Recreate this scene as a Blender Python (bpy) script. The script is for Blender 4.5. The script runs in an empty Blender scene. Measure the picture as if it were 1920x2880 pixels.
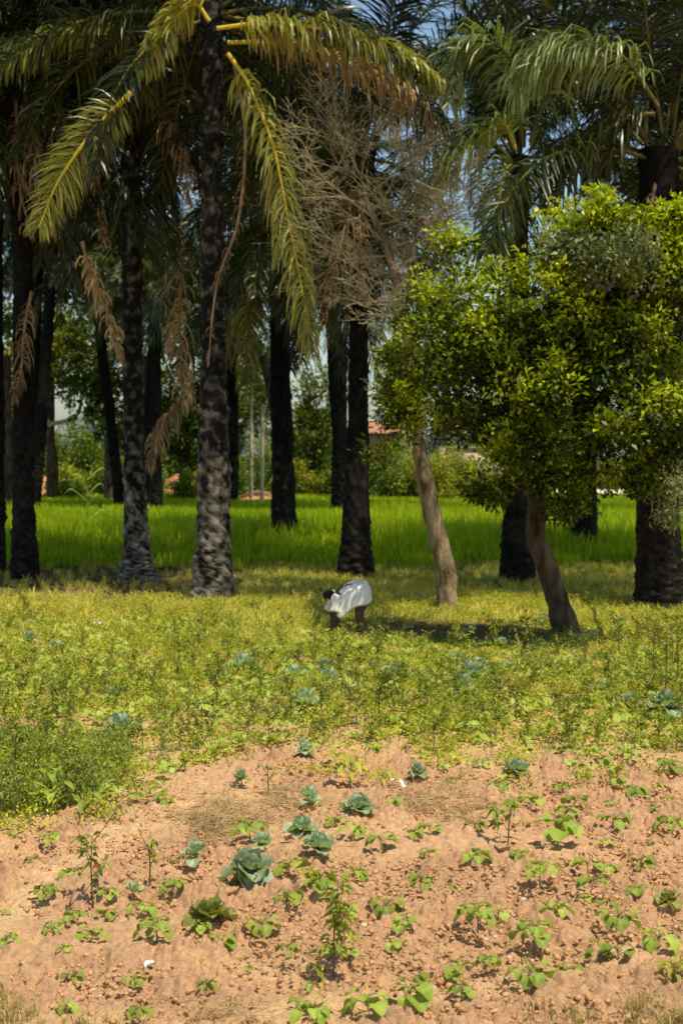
import bpy, math, random
import numpy as np
from mathutils import Vector

R = random.Random(11)
rng = np.random.default_rng(11)
scene = bpy.context.scene
C = scene.collection
PI = math.pi

# ------------------------------------------------------------------ camera geometry
FPX, HC = 4000.0, 3.0
PITCH = math.atan(165 / FPX)
CP, SP = math.cos(PITCH), math.sin(PITCH)

def ray(u, v):
    cx, cy = (u - 960) / FPX, (1440 - v) / FPX
    return cx, CP + cy * SP, -SP + cy * CP

def at(u, v):
    dx, dy, dz = ray(u, v)
    t = -HC / min(dz, -1e-4)
    return dx * t, dy * t

def pt(u, v, Y):
    dx, dy, dz = ray(u, v)
    t = Y / dy
    return np.array([dx * t, Y, HC + dz * t])

def proj(x, y, z=0.0):
    rx, ry, rz = x, y, z - HC
    f = ry * CP - rz * SP
    up = ry * SP + rz * CP
    return 960 + FPX * rx / f, 1440 - FPX * up / f

# ------------------------------------------------------------------ noise
_perm = np.random.default_rng(3).random(65536)

def vnoise(x, y, s=0):
    x = np.asarray(x, float); y = np.asarray(y, float)
    xi = np.floor(x).astype(np.int64); yi = np.floor(y).astype(np.int64)
    fx = x - xi; fy = y - yi
    fx = fx * fx * (3 - 2 * fx); fy = fy * fy * (3 - 2 * fy)
    def h(a, b):
        return _perm[((a * 73856093) ^ (b * 19349663) ^ (s * 83492791)) & 65535]
    a = h(xi, yi); b = h(xi + 1, yi); c = h(xi, yi + 1); d = h(xi + 1, yi + 1)
    return (a * (1 - fx) + b * fx) * (1 - fy) + (c * (1 - fx) + d * fx) * fy

def fbm(x, y, s=0, o=3):
    v = 0; a = 0.5; f = 1
    for i in range(o):
        v = v + a * vnoise(x * f, y * f, s + i * 7); a *= .5; f *= 2.03
    return v / (1 - .5 ** o)

def sstep(a, b, x):
    t = np.clip((x - a) / (b - a), 0, 1)
    return t * t * (3 - 2 * t)

# boundary between bare soil (below) and the weedy plot (above) in photo pixels
BU = np.array([-600, 0, 120, 250, 400, 480, 600, 760, 900, 1050, 1200, 1500, 1920, 2500])
BV = np.array([2420, 2350, 2310, 2280, 2240, 2190, 2130, 2085, 2075, 2085, 2110, 2140, 2140, 2150])

def soilness(x, y):
    """1 on bare soil, 0 in the weeds"""
    u, v = proj(np.asarray(x, float), np.asarray(y, float))
    b = np.interp(u, BU, BV) + 60 * (fbm(np.asarray(x) * 1.3, np.asarray(y) * .8, 5) - .5) + 90 * (vnoise(np.asarray(x) * 5, np.asarray(y) * 3, 6) - .5)
    return sstep(-30, 34, v - b)

def gh(x, y):
    x = np.asarray(x, float); y = np.asarray(y, float)
    m = .10 * (fbm(x / 2.2, y / 2.2, 21, 2) - .5) * sstep(60, 30, y)
    m = m + .04 * (fbm(x / .7, y / .7, 22, 2) - .5) * sstep(24, 16, y)
    return m

def ghs(x, y):
    return float(gh(x, y))

# ------------------------------------------------------------------ mesh building
class MB:
    def __init__(self):
        self.V = []; self.F = []; self.T = []; self.M = []; self.n = 0
    def add(self, V, F, tint=.5, mi=0):
        V = np.asarray(V, float).reshape(-1, 3)
        F = np.asarray(F, np.int64)
        if len(F) == 0: return self
        self.V.append(V); self.F.append(F + self.n)
        t = np.empty(len(V)); t[:] = tint
        self.T.append(t); m = np.empty(len(F), np.int32); m[:] = mi
        self.M.append(m); self.n += len(V)
        return self
    def mesh(self, name, mats, smooth=False, org=None):
        V = np.concatenate(self.V)
        if org is not None: V = V - np.asarray(org, float)
        me = bpy.data.meshes.new(name)
        loops = np.concatenate([f.ravel() for f in self.F])
        sizes = np.concatenate([np.full(len(f), f.shape[1], np.int64) for f in self.F])
        starts = np.concatenate([[0], np.cumsum(sizes)[:-1]])
        me.vertices.add(len(V)); me.vertices.foreach_set('co', V.astype(np.float32).ravel())
        me.loops.add(len(loops)); me.loops.foreach_set('vertex_index', loops.astype(np.int32))
        me.polygons.add(len(sizes))
        me.polygons.foreach_set('loop_start', starts.astype(np.int32))
        me.polygons.foreach_set('material_index', np.concatenate(self.M))
        if smooth: me.polygons.foreach_set('use_smooth', np.ones(len(sizes), bool))
        a = me.attributes.new('tint', 'FLOAT', 'POINT')
        a.data.foreach_set('value', np.concatenate(self.T).astype(np.float32))
        for m in (mats if isinstance(mats, (list, tuple)) else [mats]): me.materials.append(m)
        me.update(calc_edges=True); me.validate()
        return me

def link(name, me, parent=None, loc=None):
    o = bpy.data.objects.new(name, me); C.objects.link(o)
    if parent is not None: o.parent = parent
    if loc is not None: o.location = loc
    return o

def tag(o, label=None, cat=None, group=None, kind=None):
    if label: o['label'] = label
    if cat: o['category'] = cat
    if group: o['group'] = group
    if kind: o['kind'] = kind
    return o

def thing(name, label, cat, loc=(0, 0, 0), rz=0, group=None, sc=1.0):
    o = bpy.data.objects.new(name, None); C.objects.link(o)
    o.empty_display_size = .1
    o.location = loc; o.rotation_euler = (0, 0, rz); o.scale = (sc, sc, sc)
    return tag(o, label, cat, group)

def copy_thing(src, loc, rz=0, sc=1.0, label=None, group=None, tilt=0):
    r = src.copy(); C.objects.link(r)
    r.location = loc; r.rotation_euler = (tilt, tilt * .5, rz); r.scale = (sc, sc, sc)
    if label: r['label'] = label
    if group: r['group'] = group
    for ch in list(src.children):
        c = ch.copy(); C.objects.link(c); c.parent = r
    return r

def nrm(a):
    a = np.asarray(a, float)
    return a / np.maximum(np.linalg.norm(a, axis=-1, keepdims=True), 1e-9)

def cr(P, n):
    """Catmull-Rom samples through the control points"""
    P = np.asarray(P, float)
    if len(P) == 2:
        t = np.linspace(0, 1, n)[:, None]; return P[0] * (1 - t) + P[1] * t
    Q = np.vstack([2 * P[0] - P[1], P, 2 * P[-1] - P[-2]])
    s = np.linspace(0, len(P) - 1 - 1e-6, n); i = s.astype(int); t = (s - i)[:, None]
    a, b, c, d = Q[i], Q[i + 1], Q[i + 2], Q[i + 3]
    return .5 * (2 * b + (c - a) * t + (2 * a - 5 * b + 4 * c - d) * t ** 2 + (3 * b - a - 3 * c + d) * t ** 3)

def frames(P):
    T = nrm(np.gradient(P, axis=0))
    ref = np.where(np.abs(T[:, 2:3]) > .95, np.array([[0, 1., 0]]), np.array([[0, 0, 1.]]))
    S = nrm(np.cross(T, ref)); N = np.cross(S, T)
    return T, S, N

def tube(mb, P, r, k=6, tint=.5, mi=0, wob=0.0, cap=True):
    P = np.asarray(P, float); n = len(P)
    r = np.interp(np.linspace(0, 1, n), np.linspace(0, 1, len(np.atleast_1d(r))), np.atleast_1d(r)) if not np.isscalar(r) else np.full(n, r)
    T = nrm(np.gradient(P, axis=0))
    m = nrm(T.mean(0)); ref = np.array([0, 1., 0]) if abs(m[2]) > .7 else np.array([0, 0, 1.])
    S = nrm(np.cross(T, ref)); N = np.cross(S, T)
    a = np.linspace(0, 2 * PI, k, endpoint=False)
    rr = r[:, None] * (1 + (wob * (rng.random((n, k)) - .5) if wob else 0))
    V = P[:, None, :] + rr[..., None] * (np.cos(a)[None, :, None] * S[:, None, :] + np.sin(a)[None, :, None] * N[:, None, :])
    i = np.arange(n - 1)[:, None] * k; j = np.arange(k)[None, :]; j2 = (j + 1) % k
    F = np.stack([i + j, i + j2, i + k + j2, i + k + j], -1).reshape(-1, 4)
    mb.add(V.reshape(-1, 3), F, tint, mi)
    if cap:
        for ring, c in ((0, P[0]), (n - 1, P[-1])):
            b = V[ring]; W = np.vstack([b, c])
            mb.add(W, [[q, (q + 1) % k, k] for q in range(k)], tint, mi)

def leaves(mb, P, D, L, W, tint, mi=0, fold=.18, curl=.2, seg=1):
    """one small folded leaf at every P along D (vectorised); seg 1 = one quad, 2 = six-vertex leaf"""
    P = np.asarray(P, float); n = len(P)
    if n == 0: return
    D = nrm(D); L = np.broadcast_to(L, n)[:, None]; W = np.broadcast_to(W, n)[:, None]
    up = nrm(np.array([0, 0, 1.]) + .55 * rng.normal(size=(n, 3)))
    S = nrm(np.cross(D, up)); N = np.cross(S, D)
    t = np.broadcast_to(tint, n)
    if seg == 1:
        mid = P + D * L * .48
        V = np.stack([P, mid + S * W * .5 + N * W * fold, P + D * L - N * L * curl, mid - S * W * .5 + N * W * fold], 1)
        F = np.arange(n)[:, None] * 4 + np.arange(4)[None, :]
        mb.add(V.reshape(-1, 3), F, np.repeat(t, 4), mi)
    else:
        m1 = P + D * L * .4; tip = P + D * L - N * L * curl
        V = np.stack([P, m1 + S * W * .5 + N * W * fold, m1 + N * 0, m1 - S * W * .5 + N * W * fold,
                      tip], 1)
        b = np.arange(n)[:, None] * 5
        F = np.concatenate([b + np.array([[0, 1, 2]]), b + np.array([[0, 2, 3]]), b + np.array([[1, 4, 2]]), b + np.array([[2, 4, 3]])])
        mb.add(V.reshape(-1, 3), F, np.repeat(t, 5), mi)

def blades(mb, P, h, w, lean, tint, mi=0, yaw=None):
    P = np.asarray(P, float); n = len(P)
    h = np.broadcast_to(h, n)[:, None]; w = np.broadcast_to(w, n)[:, None]; lean = np.broadcast_to(lean, n)[:, None]
    yaw = rng.random(n) * 2 * PI if yaw is None else yaw
    d = np.stack([np.cos(yaw), np.sin(yaw), 0 * yaw], 1)
    y2 = rng.random(n) * 2 * PI
    s = np.stack([np.cos(y2), np.sin(y2), 0 * y2], 1)
    Z = np.array([0, 0, 1.])
    m = P + Z * h * .55 + d * h * lean * .3
    t = P + Z * h * (1 - .35 * lean) + d * h * lean
    V = np.stack([P - s * w * .35, P + s * w * .35, m + s * w * .5, m - s * w * .5, t + s * w * .06, t - s * w * .06], 1)
    b = np.arange(n)[:, None] * 6
    F = np.concatenate([b + np.array([[0, 1, 2, 3]]), b + np.array([[3, 2, 4, 5]])])
    mb.add(V.reshape(-1, 3), F, np.repeat(np.broadcast_to(tint, n), 6), mi)

def scatter(mb, tmpl, pos, yaw, sc, tint=None, mi=0):
    """vectorised copies of a template (V, F, T)"""
    V, F, T = tmpl; n = len(pos)
    c, s = np.cos(yaw), np.sin(yaw)
    X = V[None, :, 0] * c[:, None] - V[None, :, 1] * s[:, None]
    Y = V[None, :, 0] * s[:, None] + V[None, :, 1] * c[:, None]
    Z = np.broadcast_to(V[None, :, 2], X.shape)
    W = np.stack([X, Y, Z], -1) * np.asarray(sc)[:, None, None] + np.asarray(pos)[:, None, :]
    FF = (np.arange(n)[:, None, None] * len(V) + F[None]).reshape(-1, F.shape[1])
    tt = np.broadcast_to(T[None], (n, len(V))).copy()
    if tint is not None: tt = tt + np.asarray(tint)[:, None]
    mb.add(W.reshape(-1, 3), FF, np.clip(tt, 0, 1).ravel(), mi)

def as_template(mb):
    return np.concatenate(mb.V), np.concatenate(mb.F), np.concatenate(mb.T)

# ------------------------------------------------------------------ materials
def new_mat(name):
    m = bpy.data.materials.new(name); m.use_nodes = True
    nt = m.node_tree; nt.nodes.clear()
    out = nt.nodes.new('ShaderNodeOutputMaterial')
    return m, nt, out

def nd(nt, t, **kw):
    n = nt.nodes.new(t)
    for k, v in kw.items(): setattr(n, k, v)
    return n

def mix_rgb(nt, fac, a, b, mode='MIX'):
    n = nd(nt, 'ShaderNodeMix', data_type='RGBA', blend_type=mode)
    for s, v in ((0, fac), (6, a), (7, b)):
        if hasattr(v, 'is_linked') or hasattr(v, 'links'): nt.links.new(v, n.inputs[s])
        else: n.inputs[s].default_value = v if s == 0 else (*v, 1)
    return n.outputs[2]

def leaf_mat(name, dark, light, rough=.5, trans=.3, spec=.35, noise_scale=6.0, old=None, rnd=.25, tcol=(1.15, 1.25, .5)):
    m, nt, out = new_mat(name)
    at_ = nd(nt, 'ShaderNodeAttribute', attribute_name='tint')
    col = mix_rgb(nt, at_.outputs['Fac'], dark, light)
    if old:
        oi = nd(nt, 'ShaderNodeTexNoise'); oi.inputs['Scale'].default_value = noise_scale
        rp = nd(nt, 'ShaderNodeMapRange'); rp.inputs[1].default_value = .56; rp.inputs[2].default_value = .68
        gt = nd(nt, 'ShaderNodeNewGeometry'); nt.links.new(gt.outputs['Position'], oi.inputs['Vector'])
        nt.links.new(oi.outputs['Fac'], rp.inputs[0])
        mu = nd(nt, 'ShaderNodeMath', operation='MULTIPLY'); mu.inputs[1].default_value = .8
        nt.links.new(rp.outputs[0], mu.inputs[0])
        col = mix_rgb(nt, mu.outputs[0], col, old)
    ob = nd(nt, 'ShaderNodeObjectInfo')
    hs = nd(nt, 'ShaderNodeHueSaturation')
    mr = nd(nt, 'ShaderNodeMapRange'); mr.inputs[3].default_value = 1 - rnd; mr.inputs[4].default_value = 1 + rnd
    nt.links.new(ob.outputs['Random'], mr.inputs[0]); nt.links.new(mr.outputs[0], hs.inputs['Value'])
    nt.links.new(col, hs.inputs['Color'])
    p = nd(nt, 'ShaderNodeBsdfPrincipled'); p.inputs['Roughness'].default_value = rough
    p.inputs['Specular IOR Level'].default_value = spec
    nt.links.new(hs.outputs[0], p.inputs['Base Color'])
    tr = nd(nt, 'ShaderNodeBsdfTranslucent')
    tc = mix_rgb(nt, 1.0, hs.outputs[0], tcol, 'MULTIPLY')
    nt.links.new(tc, tr.inputs['Color'])
    ms = nd(nt, 'ShaderNodeMixShader'); ms.inputs[0].default_value = trans
    nt.links.new(p.outputs[0], ms.inputs[1]); nt.links.new(tr.outputs[0], ms.inputs[2])
    nt.links.new(ms.outputs[0], out.inputs[0])
    return m

def surf_mat(name, c1, c2, scale=8.0, rough=.8, bump=.3, bscale=None, spec=.2, tint=False, detail=6, stretch=(1, 1, 1), bdist=.02):
    m, nt, out = new_mat(name)
    g = nd(nt, 'ShaderNodeTexCoord'); mp = nd(nt, 'ShaderNodeMapping'); mp.inputs['Scale'].default_value = stretch
    nt.links.new(g.outputs['Object'], mp.inputs['Vector'])
    n1 = nd(nt, 'ShaderNodeTexNoise'); n1.inputs['Scale'].default_value = scale; n1.inputs['Detail'].default_value = detail
    nt.links.new(mp.outputs[0], n1.inputs['Vector'])
    rp = nd(nt, 'ShaderNodeMapRange'); rp.inputs[1].default_value = .32; rp.inputs[2].default_value = .68
    nt.links.new(n1.outputs['Fac'], rp.inputs[0])
    fac = rp.outputs[0]
    if tint:
        a = nd(nt, 'ShaderNodeAttribute', attribute_name='tint')
        av = nd(nt, 'ShaderNodeMath', operation='MULTIPLY_ADD'); av.inputs[1].default_value = .45
        mu = nd(nt, 'ShaderNodeMath', operation='MULTIPLY'); mu.inputs[1].default_value = .8
        nt.links.new(a.outputs['Fac'], mu.inputs[0]); nt.links.new(fac, av.inputs[0]); nt.links.new(mu.outputs[0], av.inputs[2])
        sb = nd(nt, 'ShaderNodeMath', operation='SUBTRACT', use_clamp=True); sb.inputs[1].default_value = .22
        nt.links.new(av.outputs[0], sb.inputs[0]); fac = sb.outputs[0]
    col = mix_rgb(nt, fac, c1, c2)
    p = nd(nt, 'ShaderNodeBsdfPrincipled'); p.inputs['Roughness'].default_value = rough
    p.inputs['Specular IOR Level'].default_value = spec
    nt.links.new(col, p.inputs['Base Color'])
    if bump:
        n2 = nd(nt, 'ShaderNodeTexNoise'); n2.inputs['Scale'].default_value = bscale or scale * 4; n2.inputs['Detail'].default_value = 4
        nt.links.new(mp.outputs[0], n2.inputs['Vector'])
        b = nd(nt, 'ShaderNodeBump'); b.inputs['Strength'].default_value = bump; b.inputs['Distance'].default_value = bdist
        nt.links.new(n2.outputs['Fac'], b.inputs['Height']); nt.links.new(b.outputs[0], p.inputs['Normal'])
    nt.links.new(p.outputs[0], out.inputs[0])
    return m

M = {}
M['frond'] = leaf_mat('palm_leaflet', (.005, .010, .003), (.060, .082, .016), .36, .16, .45, rnd=.3)  # canopy leaflets darkened so the crown shade sits in their colour
M['frond_gloss'] = leaf_mat('palm_leaflet_glossy', (.045, .08, .025), (.28, .36, .12), .32, .25, .5, rnd=.1)  # lightened copy; highlights on the glossy leaflets put into the colour
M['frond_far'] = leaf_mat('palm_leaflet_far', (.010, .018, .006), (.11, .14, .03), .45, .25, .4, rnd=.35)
M['frond_yellow'] = leaf_mat('palm_leaflet_sunlit', (.09, .105, .012), (.52, .49, .11), .34, .35, .4, rnd=.15)  # brighter copy for fronds in sun, the light put into the colour
M['frond_dead'] = leaf_mat('palm_leaflet_dry', (.16, .105, .055), (.50, .36, .20), .7, .2, .15, rnd=.25, tcol=(1.1, 1, .8))
M['rachis'] = surf_mat('palm_midrib', (.05, .05, .015), (.15, .13, .03), 5, .5, 0)
M['rachis_yellow'] = surf_mat('palm_midrib_yellow', (.36, .30, .03), (.60, .47, .05), 14, .7, 0)
M['rachis_dead'] = surf_mat('palm_midrib_dry', (.16, .10, .06), (.34, .25, .15), 5, .7, 0)
M['palm_bark'] = surf_mat('palm_bark', (.004, .0035, .0035), (.05, .039, .031), 5, .9, .8, 22, tint=True, bdist=.04)
M['palm_bark_grey'] = surf_mat('palm_bark_grey', (.007, .006, .006), (.46, .41, .34), 5, .9, .8, 22, tint=True, bdist=.04)
M['citrus'] = leaf_mat('glossy_leaf', (.010, .030, .003), (.47, .56, .016), .42, .25, .3, rnd=0)
M['citrus_pale'] = leaf_mat('dusty_leaf', (.05, .075, .03), (.34, .38, .17), .55, .2, .3, rnd=0)
M['bark'] = surf_mat('tree_bark', (.035, .024, .014), (.40, .31, .19), 5, .9, .9, 26, tint=False, stretch=(1, 1, .35), bdist=.05)
M['bark_dark'] = surf_mat('tree_bark_dark', (.02, .013, .009), (.17, .115, .07), 6, .9, .9, 26, stretch=(1, 1, .35), bdist=.05)
M['twig'] = surf_mat('bare_twig', (.24, .205, .12), (.46, .40, .25), 4, .85, 0)
M['far_leaf'] = leaf_mat('far_tree_leaf', (.03, .06, .012), (.30, .34, .04), .55, .3, .3, rnd=.25)
M['bush_leaf'] = leaf_mat('bush_leaf', (.03, .07, .010), (.26, .34, .035), .5, .3, .3, rnd=.3)
M['bush_yellow'] = leaf_mat('bush_leaf_yellow', (.13, .17, .012), (.48, .48, .04), .5, .3, .3, rnd=.2)
M['haze_leaf'] = leaf_mat('distant_leaf', (.10, .15, .12), (.20, .27, .20), .7, .2, .2, rnd=.2)  # aerial haze put into the leaf colour
M['grass'] = leaf_mat('field_grass', (.22, .31, .005), (.60, .72, .016), .5, .45, .25, rnd=0, tcol=(1.1, 1.2, .4))
M['weed'] = leaf_mat('weed_leaf', (.20, .25, .015), (.62, .63, .07), .5, .3, .3, rnd=0)
M['weed_dark'] = leaf_mat('weed_leaf_dark', (.08, .14, .014), (.44, .53, .10), .45, .3, .35, rnd=0)
M['turf'] = leaf_mat('short_turf', (.34, .34, .03), (.80, .70, .18), .6, .25, .2, rnd=0)
M['pepper'] = leaf_mat('pepper_leaf', (.055, .10, .010), (.42, .47, .045), .42, .3, .4, rnd=.3)
M['pepper_yellow'] = leaf_mat('pepper_leaf_yellowing', (.16, .19, .02), (.40, .39, .05), .45, .3, .35, rnd=.2)
M['seedling'] = leaf_mat('seedling_leaf', (.10, .18, .016), (.42, .52, .085), .5, .32, .3, rnd=.22)
M['cabbage'] = leaf_mat('cabbage_leaf', (.13, .22, .09), (.64, .76, .62), .45, .34, .4, rnd=.18, tcol=(1.3, 1.3, .35))
M['cabbage_old'] = leaf_mat('cabbage_leaf_yellowing', (.12, .15, .02), (.42, .42, .12), .5, .28, .3, rnd=.15)
M['lime'] = leaf_mat('lime_leaf', (.24, .28, .02), (.52, .50, .06), .45, .35, .35, rnd=.1)
M['dry_grass'] = leaf_mat('dry_grass', (.26, .20, .06), (.58, .47, .20), .7, .2, .1, rnd=0)
M['straw'] = leaf_mat('straw', (.30, .20, .09), (.58, .44, .24), .75, .15, .1, rnd=.1, tcol=(1, 1, .8))
M['stem'] = surf_mat('plant_stem', (.16, .14, .05), (.30, .26, .10), 20, .6, 0)
M['stem_brown'] = surf_mat('woody_stem', (.10, .07, .04), (.22, .16, .09), 20, .8, 0)
M['clod'] = surf_mat('soil_clod', (.42, .24, .12), (.64, .39, .21), 14, .95, .5, 60, spec=.1)
M['stone'] = surf_mat('pale_stone', (.50, .36, .25), (.68, .53, .40), 12, .85, .4, 50)
M['litter_leaf'] = leaf_mat('fallen_leaf', (.12, .07, .035), (.36, .24, .13), .8, .1, .1, rnd=0, tcol=(1, .9, .7))
M['red_earth'] = surf_mat('red_earth', (.42, .17, .08), (.60, .28, .15), .6, .95, .5, 3, bdist=.2)

# ------------------------------------------------------------------ world, sun, camera
SUN = Vector((.27, -.29, .90)).normalized()
w = bpy.data.worlds.new('World'); scene.world = w; w.use_nodes = True
nt = w.node_tree; nt.nodes.clear()
sky = nt.nodes.new('ShaderNodeTexSky'); sky.sky_type = 'NISHITA'; sky.sun_disc = False
sky.sun_elevation = math.asin(SUN.z); sky.sun_rotation = math.atan2(SUN.x, SUN.y)
sky.air_density = 1.2; sky.dust_density = 1.8; sky.ozone_density = 1.2; sky.altitude = 0
bg = nt.nodes.new('ShaderNodeBackground'); bg.inputs[1].default_value = .085
wo = nt.nodes.new('ShaderNodeOutputWorld')
mx = nt.nodes.new('ShaderNodeMix'); mx.data_type = 'RGBA'; mx.blend_type = 'MULTIPLY'; mx.inputs[0].default_value = 1
mx.inputs[7].default_value = (.95, 1.04, 1.06, 1)
nt.links.new(sky.outputs[0], mx.inputs[6]); tcw = nt.nodes.new('ShaderNodeTexCoord'); sx = nt.nodes.new('ShaderNodeSeparateXYZ'); hz_ = nt.nodes.new('ShaderNodeMapRange')
hz_.interpolation_type = 'SMOOTHSTEP'
for k_, v_ in ((1, .15), (2, .6), (3, 1.9), (4, .9)): hz_.inputs[k_].default_value = v_
sc_ = nt.nodes.new('ShaderNodeVectorMath'); sc_.operation = 'SCALE'          # bright haze low in the sky
nt.links.new(tcw.outputs['Generated'], sx.inputs[0]); nt.links.new(sx.outputs[2], hz_.inputs[0])
nt.links.new(mx.outputs[2], sc_.inputs[0]); nt.links.new(hz_.outputs[0], sc_.inputs[3]); nt.links.new(sc_.outputs[0], bg.inputs[0]); nt.links.new(bg.outputs[0], wo.inputs[0])
sd = bpy.data.lights.new('sun', 'SUN'); sd.energy = 5.0; sd.angle = math.radians(.53); sd.color = (1, .885, .64)
so = bpy.data.objects.new('sun', sd); C.objects.link(so); so.location = (0, 0, 60)
so.rotation_euler = (-SUN).to_track_quat('-Z', 'Y').to_euler()
cd = bpy.data.cameras.new('camera'); cam = bpy.data.objects.new('camera', cd); C.objects.link(cam)
cam.location = (0, 0, HC); cam.rotation_euler = (PI / 2 - PITCH, 0, 0)
cd.sensor_fit = 'VERTICAL'; cd.sensor_height = 36; cd.sensor_width = 24; cd.lens = 50
cd.clip_start = .1; cd.clip_end = 3000
cd.dof.use_dof = True; cd.dof.focus_distance = 11.0; cd.dof.aperture_fstop = 2.8
scene.camera = cam
scene.view_settings.view_transform = 'Standard'; scene.view_settings.look = 'None'
scene.view_settings.exposure = 0; scene.view_settings.gamma = 1
scene.cycles.max_bounces = 5; scene.cycles.diffuse_bounces = 3; scene.cycles.glossy_bounces = 2
scene.cycles.transmission_bounces = 3; scene.cycles.sample_clamp_indirect = 6

# ------------------------------------------------------------------ ground
def axis(lo, hi, step, far, grow):
    a = list(np.arange(lo, hi, step)); s = step
    b = [a[-1]]
    while b[-1] < far: s *= grow; b.append(b[-1] + s)
    return a, b[1:]

def build_ground():
    a, b = axis(-2.9, 2.9, .012, 900, 1.14)
    xs = np.array([-q for q in b[::-1]] + a + b)
    a2, b2 = axis(12.5, 16.4, .019, 1500, 1.03); a2 = list(np.arange(6.9, 12.49, .0125)) + a2
    ys = np.array([-60, -20, -5, 2, 5, 6, 6.5] + a2 + b2)
    X, Y = np.meshgrid(xs, ys)
    Z = gh(X, Y)
    so_ = soilness(X, Y)
    near = sstep(20, 15, Y) * sstep(5, 7, Y) * sstep(5.5, 4, np.abs(X))
    smooth_ = sstep(.50, .66, fbm(X / 1.5, Y / 1.1, 41, 2))
    # trodden strip curving across the left of the plot
    u, v = proj(X, Y)
    path = np.exp(-((v - np.interp(u, [-300, 0, 350, 700, 1000], [2600, 2580, 2330, 2235, 2170])) / 55) ** 2) * sstep(900, 550, u)
    path = np.maximum(path, np.exp(-((u - 760) / 180) ** 2 - ((v - 2715) / 28) ** 2))
    path = np.maximum(path, np.exp(-((v - np.interp(u, [0, 600, 1100, 1500, 1950], [2850, 2870, 2790, 2745, 2640])) / 30) ** 2) * .8)
    amp = near * so_ * (1 - .75 * np.clip(path, 0, 1)) * (1 - .45 * smooth_) + .25 * near * (1 - so_)
    wx = X + .05 * vnoise(X * 11, Y * 11, 61) + .018 * vnoise(X * 40, Y * 40, 63); wy = Y + .05 * vnoise(X * 11, Y * 11, 62) + .018 * vnoise(X * 40, Y * 40, 64)
    def lumps(gx, gy, sd):
        best = np.full(X.shape, 9.0); hh = np.zeros(X.shape)
        xi = np.floor(gx).astype(np.int64); yi = np.floor(gy).astype(np.int64)
        for a_ in (-1, 0, 1):
            for b_ in (-1, 0, 1):
                k1 = (((xi + a_) * 73856093) ^ ((yi + b_) * 19349663) ^ (sd * 7919)) & 65535
                k2 = (k1 * 31 + 1013) & 65535; k3 = (k1 * 17 + 4021) & 65535
                d = np.hypot(gx - (xi + a_ + _perm[k1]), gy - (yi + b_ + _perm[k2])) / (.55 + .6 * _perm[k3])
                m_ = d < best; best = np.where(m_, d, best); hh = np.where(m_, _perm[k3], hh)
        return np.clip(1.45 - 1.5 * best, 0, 1) * (.12 + hh ** 1.5)
    nr = np.abs(X) < 5.5
    c1 = lumps(wx / .085, wy / .075, 31); c2 = lumps(wx / .042, wy / .038, 32)
    c3 = vnoise(X / .03, Y / .03, 33)
    big = fbm(X / .45, Y / .4, 34, 2)
    Z = Z + 1.4 * amp * (.050 * c1 * (.2 + 1.3 * big) + .030 * c2 * (.4 + big) + .014 * c3 + .10 * (big - .5) - .045)
    n, m = len(ys), len(xs)
    V = np.stack([X, Y, Z], -1).reshape(-1, 3)
    i = np.arange(n - 1)[:, None] * m; j = np.arange(m - 1)[None, :]
    F = np.stack([i + j, i + j + 1, i + m + j + 1, i + m + j], -1).reshape(-1, 4)
    mb = MB().add(V, F)
    # albedo by ground type, with the tree's shadow strip painted in
    soil = np.array([.60, .365, .215]); dust = np.array([.72, .48, .27]); weedsoil = np.array([.60, .40, .20])
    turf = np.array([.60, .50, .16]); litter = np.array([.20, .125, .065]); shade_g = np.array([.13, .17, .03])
    field = np.array([.06, .11, .008]); farg = np.array([.09, .13, .02])
    def lerp(a_, b_, t): return a_ * (1 - t[..., None]) + b_ * t[..., None]
    col = lerp(np.broadcast_to(soil, X.shape + (3,)), dust, np.clip(path * .9 + .25 * smooth_, 0, 1) * near)
    col = lerp(col, weedsoil, 1 - so_)
    grn = fbm(X / .9, Y / 1.6, 51)
    col = lerp(col, turf, (1 - so_) * sstep(19, 24, Y) * sstep(.3, .6, grn))
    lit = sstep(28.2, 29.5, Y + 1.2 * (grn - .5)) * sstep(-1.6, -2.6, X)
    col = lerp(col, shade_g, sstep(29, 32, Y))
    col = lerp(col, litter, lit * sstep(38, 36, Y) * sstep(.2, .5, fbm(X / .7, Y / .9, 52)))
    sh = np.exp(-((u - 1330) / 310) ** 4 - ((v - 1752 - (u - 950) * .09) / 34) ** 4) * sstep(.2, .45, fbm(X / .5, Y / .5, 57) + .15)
    col = lerp(col, np.array([.17, .105, .06]), np.clip(sh * 1.3, 0, 1))  # bare earth darkened to paint the green tree's cast shadow
    col = lerp(col, field, sstep(36, 38, Y))
    col = lerp(col, farg, sstep(95, 102, Y))
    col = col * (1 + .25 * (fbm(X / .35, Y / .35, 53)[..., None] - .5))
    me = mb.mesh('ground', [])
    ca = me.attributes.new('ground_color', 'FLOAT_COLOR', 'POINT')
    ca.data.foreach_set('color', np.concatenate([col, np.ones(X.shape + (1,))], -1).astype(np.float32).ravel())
    m_, nt, out = new_mat('ground_earth')
    a = nd(nt, 'ShaderNodeAttribute', attribute_name='ground_color')
    g = nd(nt, 'ShaderNodeNewGeometry')
    n1 = nd(nt, 'ShaderNodeTexNoise'); n1.inputs['Scale'].default_value = 26; n1.inputs['Detail'].default_value = 8
    nt.links.new(g.outputs['Position'], n1.inputs['Vector'])
    mr = nd(nt, 'ShaderNodeMapRange'); mr.inputs[1].default_value = .25; mr.inputs[2].default_value = .75
    mr.inputs[3].default_value = .72; mr.inputs[4].default_value = 1.22
    nt.links.new(n1.outputs['Fac'], mr.inputs[0])
    hs = nd(nt, 'ShaderNodeHueSaturation'); nt.links.new(a.outputs['Color'], hs.inputs['Color']); nt.links.new(mr.outputs[0], hs.inputs['Value'])
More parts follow.
